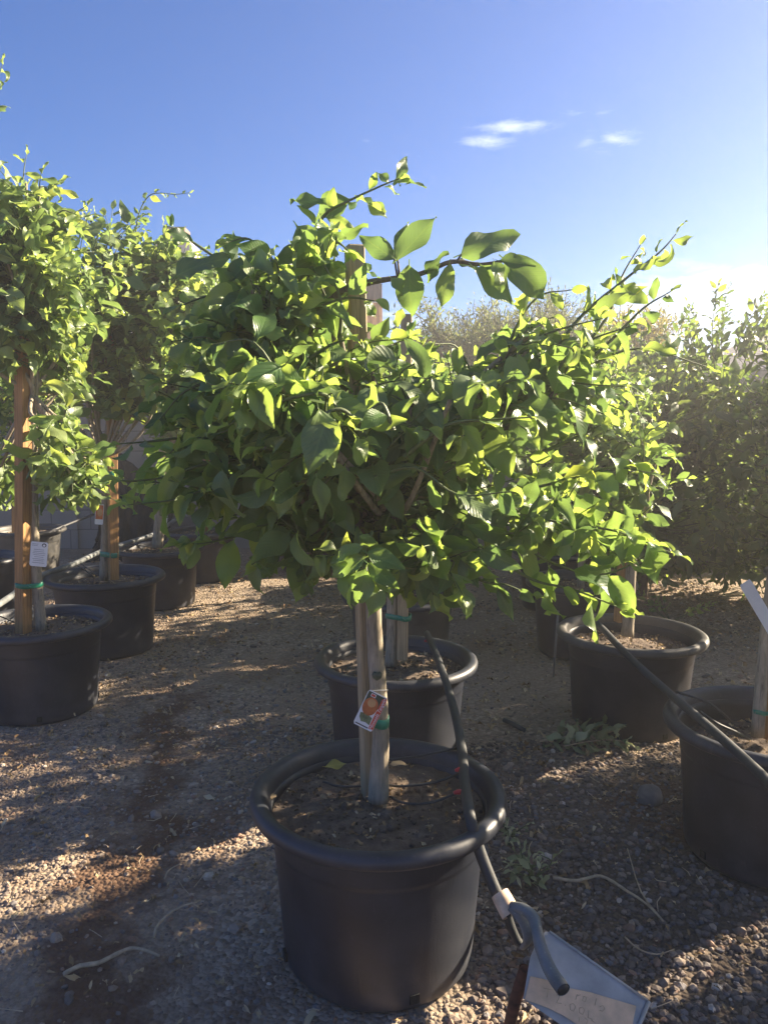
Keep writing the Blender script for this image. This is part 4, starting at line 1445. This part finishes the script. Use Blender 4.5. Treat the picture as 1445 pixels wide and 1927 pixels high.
# dense dark trees on the right, foliage to the ground
for k, (x, y, h, rad, lab) in enumerate([
        (1.95, 5.7, 2.12, .88, 'dense dark citrus tree with foliage to the ground behind the tan rimmed pot'),
        (2.95, 5.45, 2.32, 1.0, 'dense dark citrus tree with upright shoots at the right edge, foliage to the ground'),
        (2.5, 7.0, 2.1, .95, 'dense dark citrus tree at the back, between the wall and the right row')]):
    lob = [((x, y, h * .40), (rad, rad, h * .40), 190), ((x, y, h * .66), (rad * .85, rad * .85, h * .28), 120), ((x, y, h * .2), (rad * .95, rad * .95, h * .18), 70)]
    rr = np.random.default_rng(40 + k)
    shs = []
    for j in range(13):
        a, q = rr.uniform(0, 6.28), rad * math.sqrt(rr.random()) * .85
        b0 = np.array([x + q * math.cos(a), y + q * math.sin(a), h * .80])
        b1 = b0 + [rr.uniform(-.08, .10), rr.uniform(-.08, .08), h * .14 + rr.uniform(-.10, .10)]
        shs.append(([b0, (b0 + b1) / 2 + rr.normal(0, .02, 3), b1], .075, .024, dict(KW, start=.1, droop=-.1, angle=.8)))
    if k < 2:
        for pts in ([[(1150, 720), (1148, 650), (1152, 592)], [(1120, 720), (1110, 650), (1106, 615)]] if k == 0 else
                    [[(1345, 700), (1340, 620), (1352, 528)], [(1320, 700), (1300, 640), (1290, 600)], [(1380, 680), (1400, 620), (1436, 560)], [(1400, 660), (1425, 600), (1450, 585)]]):
            for dz in (0, .12):
                shs.append(([G(p[0] + dz * 150, p[1] + dz * 90, y - .1 + dz) for p in pts], 0.10, .026, dict(KW, start=.05, droop=-.1, angle=.8)))
    citrus_tree('dense_citrus_tree', lab, [(x, y, 0), (x, y, .2), (x, y, .4)], [.04, .035, .03], lob, .16, T_HEDGE, 'leaf_dark', shs, group='dense dark citrus trees on the right',
                spacing=.068, bark='bark_dark', droop=.3, dens=1.6)

# unseen rows added past the right edge, gaps set to shape the sun stripes
for k, (x, y, rd) in enumerate([(2.47, .02, .52), (2.47, 1.05, .52), (2.47, 2.06, .46), (2.46, 3.2, .40), (2.6, 4.5, .46)]):
    potted((x, y), 'unseen black nursery pot added right of the view for its shade', 'unseen potted citrus added right of the view for its shade', .5, 2.35, rd, 205, .085, 'leaf', T_MD, seed=60 + k,
           group='unseen citrus trees added to shade the yard')
for k, (x, y) in enumerate([(3.7, .5), (3.7, 1.6), (3.7, 2.65), (3.7, 3.75), (3.9, 4.9)]):  # unseen dense trees added behind that row to block more sun
    lob = [((x, y, 1.2), (.46, .44, 1.1), 380), ((x, y, .3), (.42, .42, .28), 50)]
    citrus_tree('dense_citrus_tree', 'unseen dense citrus tree added right of the view for its shade', [(x, y, 0), (x, y, .4), (x, y, .7)], [.04, .035, .03], lob, .09, T_NARROW, 'leaf_dark', (),
                group='unseen dense trees added to shade the yard', spacing=.05, bark='bark_dark', dens=1.8)

# ================================================================== HOSES
# the plane of the metal plate under the hose end
pa = {k: np.array(v) for k, v in dict(
    top=at(1026, 1754, 1.46), right=at(1222, 1888, 1.40), low=at(1190, 1990, 1.33), bot=at(1060, 2010, 1.30), left=at(998, 1802, 1.42)).items()}
o_ = pa['top']
ex = unit(pa['right'] - pa['top'])
ey = pa['left'] - pa['top']
ey = unit(ey - ex * np.dot(ex, ey))
nn = np.cross(ex, ey)
if nn[1] > 0:
    nn = -nn


def pl2(px, py, lift=0.0):
    """photo point -> point of the plate's plane"""
    d = np.array(ray(px, py)); c0 = np.array([0, 0, CAM_H])
    t_ = np.dot(o_ + nn * lift - c0, nn) / np.dot(d, nn)
    return c0 + d * t_


TAIL = [pl2(1011, 1755, .034), pl2(1018, 1785, .030), pl2(1036, 1828, .034), pl2(1060, 1864, .060)]
# front hose and its folded end
hp = [atz(803, 1192, .455), atz(822, 1235, .45), atz(850, 1320, .445), Vector(F(868, 1408, .22)), Vector(F(872, 1470, .02)), Vector(F(880, 1520, -.10))]
hp[3] = atz(868, 1402, .437); hp[4] = atz(874, 1470, .432); hp[5] = atz(884, 1535, .436)
hp += [at(896, 1582, 1.585), at(915, 1635, 1.56), at(938, 1690, 1.535)]
fh = empty('drip_hose', hp[4], 'thick black hose lying over the front pot, its folded end held by a tan collar', 'hose', 'black irrigation hoses')
g = Geo()
tube(g, hp, .0130, 12, 0, smooth_k=8)
g.build('hose', M['hose'], fh)
Y0 = 1.50
g = Geo()
cdir = unit(np.array(at(962, 1722, Y0)) - np.array(at(938, 1690, 1.53)))
cA, cB = at(940, 1682, 1.535), at(962, 1722, 1.505)
ca, cb = np.array(cA), np.array(cB)
tube(g, [ca, ca * .7 + cb * .3, ca * .3 + cb * .7, cb], [.0205, .0215, .022, .022], 16, 0, cap=False, flat=.95)
tube(g, [cb, ca], [.0195, .0185], 16, 0, cap=False, flat=.95)
g.build('collar', M['collar'], fh)
g = Geo()
tube(g, [at(950, 1703, 1.53), at(958, 1735, 1.525), at(972, 1768, 1.52), at(986, 1783, 1.515)], [.0115, .0135, .0125, .010], 10, 0, smooth_k=5, flat=.75)
g.build('folded_hose', M['hose'], fh)
g = Geo()
tube(g, [at(984, 1784, 1.505), at(993, 1768, 1.49), at(985, 1735, 1.485), at(962, 1706, 1.495)], [.009, .0115, .012, .011], 10, 0, smooth_k=5, flat=.6)
tube(g, [at(963, 1706, 1.50), at(985, 1712, 1.48), at(1003, 1728, 1.46)] + TAIL, [.010, .0115, .0125, .0115, .0125, .0138, .0138], 14, 0, smooth_k=6, cap=False, wob=.02)
g.build('hose_tail', M['hose_old'], fh)
g = Geo()
e1 = np.array(TAIL[-1]); e0 = e1 * .8 + np.array(TAIL[-2]) * .2
tube(g, [e1, e0, e0 + (e0 - e1) * .4], [.0118, .0118, .0118], 14, 0, cap=True)
g.build('hose_bore', M['hose'], fh)
for pts in ([(862, 1408), (800, 1421), (755, 1428), (728, 1430)], [(866, 1455), (820, 1472), (760, 1480), (728, 1478)], [(864, 1492), (810, 1511), (762, 1512), (734, 1500)], [(684, 1480), (640, 1480), (608, 1472)]):
    g = Geo()
    zz = np.linspace(.425, .392, len(pts)) if pts[0][0] > 700 else np.full(len(pts), .39)
    tube(g, [atz(p[0], p[1], z) for p, z in zip(pts, zz)], .0032, 7, 0, smooth_k=6)
    g.build('drip_tube', M['hose'], fh)
for (px, py) in ((865, 1449), (863, 1491), (804, 1206)):
    g = Geo()
    p = atz(px, py, .435)
    tube(g, [p + Vector((.006, 0, 0)), p + Vector((-.002, 0, 0)), p + Vector((-.012, -.002, -.001))], [.006, .0062, .0035], 10, 0)
    g.build('emitter', M['red'], fh)

# left hose
lh = [atz(-60, 1165, .46), atz(0, 1136, .455), atz(75, 1085, .45), atz(140, 1061, .455), atz(200, 1034, .45), atz(285, 1007, .47), atz(320, 985, .47), atz(343, 968, .48), atz(352, 972, .47)]
lhr = empty('drip_hose', lh[3], 'grey black hose running along the pots of the left row', 'hose', 'black irrigation hoses')
g = Geo()
tube(g, lh, .016, 10, 0, smooth_k=6)
g.build('hose', M['hose_old'], lhr)
for pts, z0 in (([(140, 1061), (170, 1080), (178, 1090)], .45), ([(148, 1058), (190, 1085), (230, 1092)], .45), ([(30, 1115), (70, 1150), (90, 1180)], .45), ([(235, 1022), (280, 1030), (300, 1035)], .45),
                ([(0, 1160), (20, 1168), (45, 1180)], .45), ([(245, 1018), (262, 1030), (268, 1038)], .45)):
    g = Geo()
    tube(g, [atz(p[0], p[1], z0 - .03 * i) for i, p in enumerate(pts)], .0032, 6, 0, smooth_k=5)
    g.build('drip_tube', M['hose'], lhr)
g = Geo()
tube(g, [at(70, 1012, 6.3), at(120, 990, 6.6), at(176, 968, 6.9)], .012, 8, 0, smooth_k=6)
tag(g.build('thin_pipe', M['hose'], origin=at(120, 990, 6.6)), 'thin black pipe sloping across the foot of the block wall at the left', 'pipe')

# right hose
rh = [atz(1118, 1168, .45), atz(1140, 1190, .445), atz(1185, 1238, .45), atz(1250, 1297, .445), atz(1310, 1348, .45), atz(1375, 1405, .45), atz(1445, 1472, .45), atz(1560, 1600, .44)]
rhr = empty('drip_hose', rh[3], 'black hose slanting over the two pots at the right edge', 'hose', 'black irrigation hoses')
g = Geo()
tube(g, rh, .0135, 10, 0, smooth_k=6)
g.build('hose', M['hose'], rhr)
g = Geo()
tube(g, [atz(1272, 1302, .452), atz(1330, 1322, .44), atz(1362, 1345, .41), atz(1378, 1362, .36)], .004, 7, 0, smooth_k=6)
g.build('drip_tube', M['hose'], rhr)
g = Geo()
tube(g, [atz(1318, 1340, .455), atz(1350, 1362, .44), atz(1385, 1378, .40), atz(1410, 1392, .33)], .004, 7, 0, smooth_k=6)
g.build('drip_tube', M['hose'], rhr)

# thin rod beside the tan rimmed pot
g = Geo()
tube(g, [atz(1041, 1276, 0.0), at(1050, 1150, atz(1041, 1276, 0).y)], .006, 8, 0)
tag(g.build('metal_rod', M['rod'], origin=atz(1041, 1276, 0)), 'thin upright rod standing left of the tan rimmed pot', 'rod')

# black shade cloth heaped against the wall
g = Geo()
nx, nz = 46, 30
cl0, cl1 = at(178, 1000, 7.4), at(318, 1000, 7.4)
V, Fc = [], []
for j in range(nz + 1):
    for i in range(nx + 1):
        u, v = i / nx, j / nz
        x = cl0.x + (cl1.x - cl0.x) * u
        z = (.92 + .12 * math.sin(u * 7) + .05 * mnoise.noise((u * 9, 2, 0))) * v * (1 - .75 * max(0, .22 - u) / .22 - .35 * max(0, u - .8) / .2)
        y = 7.55 - .42 * (1 - v) ** 1.5 + .12 * mnoise.noise((u * 6, v * 2.5, 4)) + .05 * mnoise.noise((u * 17, v * 5, 9))
        V.append((x + .05 * mnoise.noise((v * 6, u * 3, 1)), y, z))
for j in range(nz):
    for i in range(nx):
        a = j * (nx + 1) + i
        Fc.append((a, a + 1, a + nx + 2, a + nx + 1))
g.add(V, Fc, 0)
sc_ = g.build('shade_cloth', M['cloth'], origin=(cl0.x, 7.4, 0))
tag(sc_, 'crumpled black shade cloth heaped against the block wall at the left', 'cloth')
md = sc_.modifiers.new('thick', 'SOLIDIFY')
md.thickness = .03

# ================================================================== THINGS ON THE GROUND
# metal scoop-like plate with a faded card, and the rusty pipe
pl = empty('metal_plate', Vector(pa['left']), 'bent galvanised metal plate carrying a faded handwritten card at the bottom edge', 'sign')
def poly3(g, pts, thick, mat=0):
    A_ = np.array(pts); B_ = A_ - nn * thick; k = len(A_)
    V_ = np.concatenate([A_, B_, [A_.mean(0)], [B_.mean(0)]])
    Ff = []
    for i in range(k):
        j = (i + 1) % k
        Ff += [(i, j, 2 * k), (k + j, k + i, 2 * k + 1), (i, k + i, k + j, j)]
    g.add(V_, Ff, mat)


g = Geo()
poly3(g, [pl2(*p) for p in ((1026, 1754), (1040, 1756), (1120, 1812), (1215, 1880), (1222, 1890), (1216, 1905), (1180, 1985), (1100, 1960), (1010, 1898), (985, 1880), (998, 1802), (1012, 1770))], .002)
g.build('plate', M['galv'], pl, smooth=False)
g = Geo()
a_, b_ = pl2(1221, 1886, .003), pl2(1178, 1990, .003)
tube(g, [a_, b_], .004, 8, 0)
a_, b_ = pl2(1034, 1754, .002), pl2(1218, 1884, .002)
tube(g, [a_, b_], .0025, 8, 0)
g.build('folded_edge', M['galv'], pl)
g = Geo()
poly3(g, [pl2(*p, .004) for p in ((998, 1838), (1030, 1845), (1060, 1858), (1110, 1868), (1150, 1880), (1197, 1894), (1190, 1930), (1180, 1975), (1120, 1950), (1060, 1912), (1028, 1896), (988, 1882))], .0025)
g.build('card', M['card'], pl, smooth=False)
g = Geo()
strokes = [[(1022, 1860), (1040, 1864)], [(1032, 1862), (1029, 1878)], [(1046, 1874), (1054, 1872), (1051, 1880), (1047, 1888), (1056, 1889)], [(1063, 1893), (1065, 1892)],
           [(1072, 1892), (1078, 1889), (1083, 1895), (1079, 1904), (1073, 1901), (1072, 1892)], [(1090, 1898), (1096, 1896), (1100, 1902), (1096, 1910), (1090, 1907), (1090, 1898)],
           [(1108, 1902), (1106, 1916)], [(1106, 1916), (1116, 1919)], [(1086, 1872), (1083, 1882)], [(1084, 1876), (1092, 1873)], [(1098, 1876), (1104, 1878), (1101, 1886), (1096, 1884), (1098, 1876)],
           [(1122, 1880), (1119, 1893)], [(1128, 1896), (1134, 1893), (1138, 1899), (1133, 1904), (1128, 1902)], [(1090, 1915), (1089, 1924)], [(1100, 1916), (1106, 1921), (1103, 1928)], [(1112, 1920), (1120, 1926)]]
for s_ in strokes:
    tube(g, [pl2(*p, .0042) for p in s_], .00055, 4, 0)
g.build('handwriting', M['ink'], pl)

g = Geo()
rp = [atz(955, 1945, 0.0), at(968, 1890, 1.46), at(988, 1824, 1.445)]
tube(g, rp, .0125, 14, 0, cap=False, wob=.03, smooth_k=4)
tube(g, [rp[2], rp[2] * .9 + rp[1] * .1], [.010, .010], 14, 0, cap=True)
rpo = g.build('rusty_pipe', M['rust'], origin=rp[0])
tag(rpo, 'rusty red brown pipe leaning between the front pot and the metal plate', 'pipe')


def rock(p, r, seed, mat, label, sq=(1, 1, .75)):
    import bmesh
    bm = bmesh.new()
    bmesh.ops.create_icosphere(bm, subdivisions=4, radius=1)
    for v in bm.verts:
        d = 1 + .28 * mnoise.noise(v.co * .9 + Vector((seed, 0, 0))) + .05 * mnoise.noise(v.co * 4 + Vector((seed, 3, 0)))
        v.co = Vector((v.co.x * sq[0], v.co.y * sq[1], v.co.z * sq[2])) * d * r
    me = bpy.data.meshes.new('rock')
    bm.to_mesh(me)
    bm.free()
    for q in me.polygons:
        q.use_smooth = True
    me.materials.append(M[mat])
    o = bpy.data.objects.new('rock', me)
    COL.objects.link(o)
    o.location = Vector(p) + Vector((0, 0, r * sq[2] * .55))
    tag(o, label, 'rock')
    return o


rock(atz(1221, 1508), .046, 5, 'rock', 'rounded grey rock beside the black pot at the right edge')


def ground_path(pts, lift=.006):
    o = []
    for p in pts:
        q = atz(p[0], p[1], 0)
        o.append((q.x, q.y, gh(q.x, q.y) + lift + .012))
    return o


for pts, r0, lab, side in [
        ([(120, 1838), (150, 1822), (185, 1815), (215, 1800), (245, 1787), (275, 1790), (300, 1800)], .0055, 'long pale bent twig on the dirt at lower left', [(172, 1818), (162, 1822)]),
        ([(290, 1766), (297, 1745), (330, 1718), (378, 1702)], .0035, 'thin curved twig on dirt above the long pale one', [(360, 1706), (374, 1714)]),
        ([(1040, 1662), (1085, 1668), (1130, 1660), (1180, 1690), (1215, 1715), (1247, 1748)], .0045, 'forked brown dead branch on dark gravel at lower right', [(1247, 1748), (1205, 1690), (1180, 1610)]),
        ([(1175, 1778), (1200, 1800), (1235, 1810), (1268, 1800)], .002, 'fine curved twig on dark gravel right of the metal plate', None),
        ([(920, 1668), (950, 1690), (985, 1712), (1020, 1740)], .004, 'straight dark twig on gravel beside the tan collar', None),
        ([(310, 1660), (318, 1645), (340, 1632)], .0025, 'short curled stem on dirt left of the front pot', None)]:
    g = Geo()
    tube(g, ground_path(pts), [r0, r0 * .9, r0 * .5], 6, 0, smooth_k=4, wob=.12)
    if side:
        tube(g, ground_path(side), [r0 * .7, r0 * .3], 5, 0, smooth_k=3, wob=.1)
    tag(g.build('dry_twig', M['twig'], origin=ground_path(pts)[0]), lab, 'twig', 'dry twigs on the ground')

g = Geo()
tube(g, ground_path([(948, 1366), (965, 1374), (986, 1386)], .006), .010, 8, 0, smooth_k=3)
tag(g.build('hose_scrap', M['hose'], origin=atz(965, 1374)), 'short black hose scrap on the dirt between the middle and right pots', 'hose')

# cut leafy branch on the ground
g = Geo()
L = Leaves()
cb_ = ground_path([(1015, 1420), (1060, 1412), (1105, 1405), (1150, 1400), (1150, 1388)], .03)
leafy_shoot(g, L, cb_, .085, .012, .02, None, .1, .004, 1, .3, 1.0, .3, .5, .8, .6)
cb2 = ground_path([(1060, 1425), (1110, 1415), (1160, 1412), (1185, 1420)], .02)
leafy_shoot(g, L, cb2, .08, .014, .02, None, .1, .003, 1, .3, 1.0, .3, .5, .8, .6)
L.into(g, T_DRY, 0)
tag(g.build('cut_branch', [M['leaf_cut'], M['twig']], origin=cb_[0], attrs=True), 'cut branch of wilted pale leaves on the dirt before the tan rimmed pot', 'branch')

# seedlings and grass tufts
def seedling(px, py, label, n, ll, hgt, mat, tm, spread=.5):
    p = np.array(atz(px, py, 0))
    g_ = Geo()
    L_ = Leaves()
    for i in range(n):
        e = p + [rng.uniform(-spread, spread) * hgt, rng.uniform(-spread, spread) * hgt, hgt * rng.uniform(.5, 1)]
        leafy_shoot(g_, L_, [p, (p + e) / 2 + rng.normal(0, .02, 3), e], ll, ll * .42, .35, None, -.1, .003, 1, .6, .9, .2, .8, .4, .7)
    L_.into(g_, tm, 0)
    tag(g_.build('weed', [M[mat], M['stem']], origin=p, attrs=True), label, 'plant', 'weeds in the gravel')


seedling(1262, 1172, 'bright green sapling shoots growing on the ground behind the tan rimmed pot', 6, .05, .20, 'leaf_lit', T_MD, 1.1)
seedling(1005, 1655, 'dry grassy tuft in dark gravel right of the front pot', 9, .045, .09, 'leaf_cut', T_NARROW, .9)
seedling(968, 1580, 'small dried weed by the right side of the front pot', 6, .04, .07, 'leaf_cut', T_NARROW, .9)


# ------------------------------------------------------------------ gravel
def scatter_pebbles(g, n, region, rmed, rsig, sub, rmax, colset, dens=None, ymin=None):
    V0, F0 = ico(sub)
    x = rng.uniform(region[0], region[1], n)
    y = rng.uniform(region[2], region[3], n)
    # only what the view could show, with a margin
    ok = np.abs(x) < .56 * y + .5
    for (a, b, r) in POTS:
        ok &= (x - a) ** 2 + (y - b) ** 2 > (r - .005) ** 2
    if dens is not None:
        dn = np.array([dens(a, b) for a, b in zip(x, y)])
        ok &= rng.random(n) < dn
    x, y = x[ok], y[ok]
    n = len(x)
    r = np.minimum(rmed * np.exp(rng.normal(0, rsig, n)), rmax)
    z = np.array([gh(a, b) for a, b in zip(x, y)]) + r * rng.uniform(-.1, .45, n)
    sc = np.stack([r * rng.uniform(.8, 1.4, n), r * rng.uniform(.7, 1.1, n), r * rng.uniform(.55, .9, n)], 1)
    a = rng.uniform(0, 6.28, n)
    ca_, sa_ = np.cos(a), np.sin(a)
    VV = V0[None] * (1 + rng.uniform(-.13, .13, (n, len(V0)))[:, :, None]) * sc[:, None, :]
    X = VV[:, :, 0] * ca_[:, None] - VV[:, :, 1] * sa_[:, None] + x[:, None]
    Y = VV[:, :, 0] * sa_[:, None] + VV[:, :, 1] * ca_[:, None] + y[:, None]
    Z = VV[:, :, 2] + z[:, None] + VV[:, :, 0] * rng.uniform(-.3, .3, n)[:, None]
    P = np.stack([X, Y, Z], -1).reshape(-1, 3)
    FF = (F0[None] + (np.arange(n) * len(V0))[:, None, None]).reshape(-1, 3)
    cols = np.array([c for c, _ in colset]); pr = np.array([p for _, p in colset]); pr = pr / pr.sum()
    cc = cols[rng.choice(len(cols), n, p=pr)] * rng.uniform(.75, 1.25, n)[:, None]
    g.raw(P, None, FF, 0, None, np.repeat(cc, len(V0), 0))


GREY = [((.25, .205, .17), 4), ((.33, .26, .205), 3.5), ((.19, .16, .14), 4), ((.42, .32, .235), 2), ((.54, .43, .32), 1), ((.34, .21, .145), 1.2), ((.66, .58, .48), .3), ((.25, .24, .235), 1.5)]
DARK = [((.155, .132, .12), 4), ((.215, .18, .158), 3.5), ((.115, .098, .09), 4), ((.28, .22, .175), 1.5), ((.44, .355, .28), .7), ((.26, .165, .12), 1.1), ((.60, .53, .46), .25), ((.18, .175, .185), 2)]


def d_near(x, y):
    v = mnoise.noise((x * 1.6, y * 1.6, 5.5))
    right = .85 if x > .3 else .45
    if abs(x + .40 + .165 * y) < .14 and y < 3.6:
        right -= .3
    return max(.06, min(1, right + v * .75))


g = Geo()
scatter_pebbles(g, 34000, (-1.6, .32, 1.0, 3.2), .0046, .42, 1, .014, GREY, d_near)
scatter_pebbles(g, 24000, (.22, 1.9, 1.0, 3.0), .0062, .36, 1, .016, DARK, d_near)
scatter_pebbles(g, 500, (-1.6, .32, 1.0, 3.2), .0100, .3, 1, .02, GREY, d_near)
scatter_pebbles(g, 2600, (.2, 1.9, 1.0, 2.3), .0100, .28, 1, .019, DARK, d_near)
scatter_pebbles(g, 30000, (-2.6, 2.6, 2.8, 6.5), .0062, .4, 1, .017, GREY, lambda x, y: max(.12, min(1, .5 + mnoise.noise((x * 1.6, y * 1.6, 5.5)))))
tag(g.build('gravel', M['pebble'], attrs=True, smooth=False), kind='stuff')

# leaf litter and chips
g = Geo()
L = Leaves()
for reg, n, lr in (((-1.6, 2.0, 1.0, 3.2), 1500, (.006, .030)), ((-3.0, 3.0, 2.8, 7.6), 3600, (.012, .050)), ((-1.6, 2.0, 1.0, 3.4), 260, (.025, .05))):
    for _ in range(n):
        x, y = rng.uniform(reg[0], reg[1]), rng.uniform(reg[2], reg[3])
        if abs(x) > .56 * y + .5 or any((x - a) ** 2 + (y - b) ** 2 < r * r for a, b, r in POTS):
            continue
        d = rng.normal(0, 1, 3); d[2] *= .2
        L.add((x, y, gh(x, y) + rng.uniform(.008, .020)), d, UP + rng.normal(0, .4, 3), rng.uniform(*lr), rng.random())
L.into(g, T_DRY, 0)
for _ in range(500):
    x, y = rng.uniform(-2, 2.2), rng.uniform(1.0, 5)
    if abs(x) > .56 * y + .5 or any((x - a) ** 2 + (y - b) ** 2 < r * r for a, b, r in POTS):
        continue
    a = rng.uniform(0, 6.28); l = rng.uniform(.02, .07); z = gh(x, y) + .016
    p = np.array([x, y, z]); d = np.array([math.cos(a), math.sin(a), rng.uniform(-.1, .1)]) * l
    tube(g, [p, p + d * .5 + rng.normal(0, .004, 3), p + d], [.0016, .001], 4, 1, cap=False)
tag(g.build('leaf_litter', [M['leaf_dry'], M['twig']], attrs=True), kind='stuff')

# ------------------------------------------------------------------ haze added to imitate lens glare
hm = bpy.data.materials.new('lens_glare_haze')
hm.use_nodes = True
ht = hm.node_tree
for n in list(ht.nodes):
    ht.nodes.remove(n)
pv_ = N(ht, 'ShaderNodeVolumePrincipled')
pv_.inputs['Color'].default_value = (1.0, .98, .94, 1)
pv_.inputs['Density'].default_value = .0122
pv_.inputs['Anisotropy'].default_value = .52
mo = N(ht, 'ShaderNodeOutputMaterial')
ht.links.new(pv_.outputs[0], mo.inputs['Volume'])
g = Geo()
box(g, (-320, -320, -1.2), (320, 720, 4.75), 0)
tag(g.build('haze', hm, smooth=False), kind='stuff')
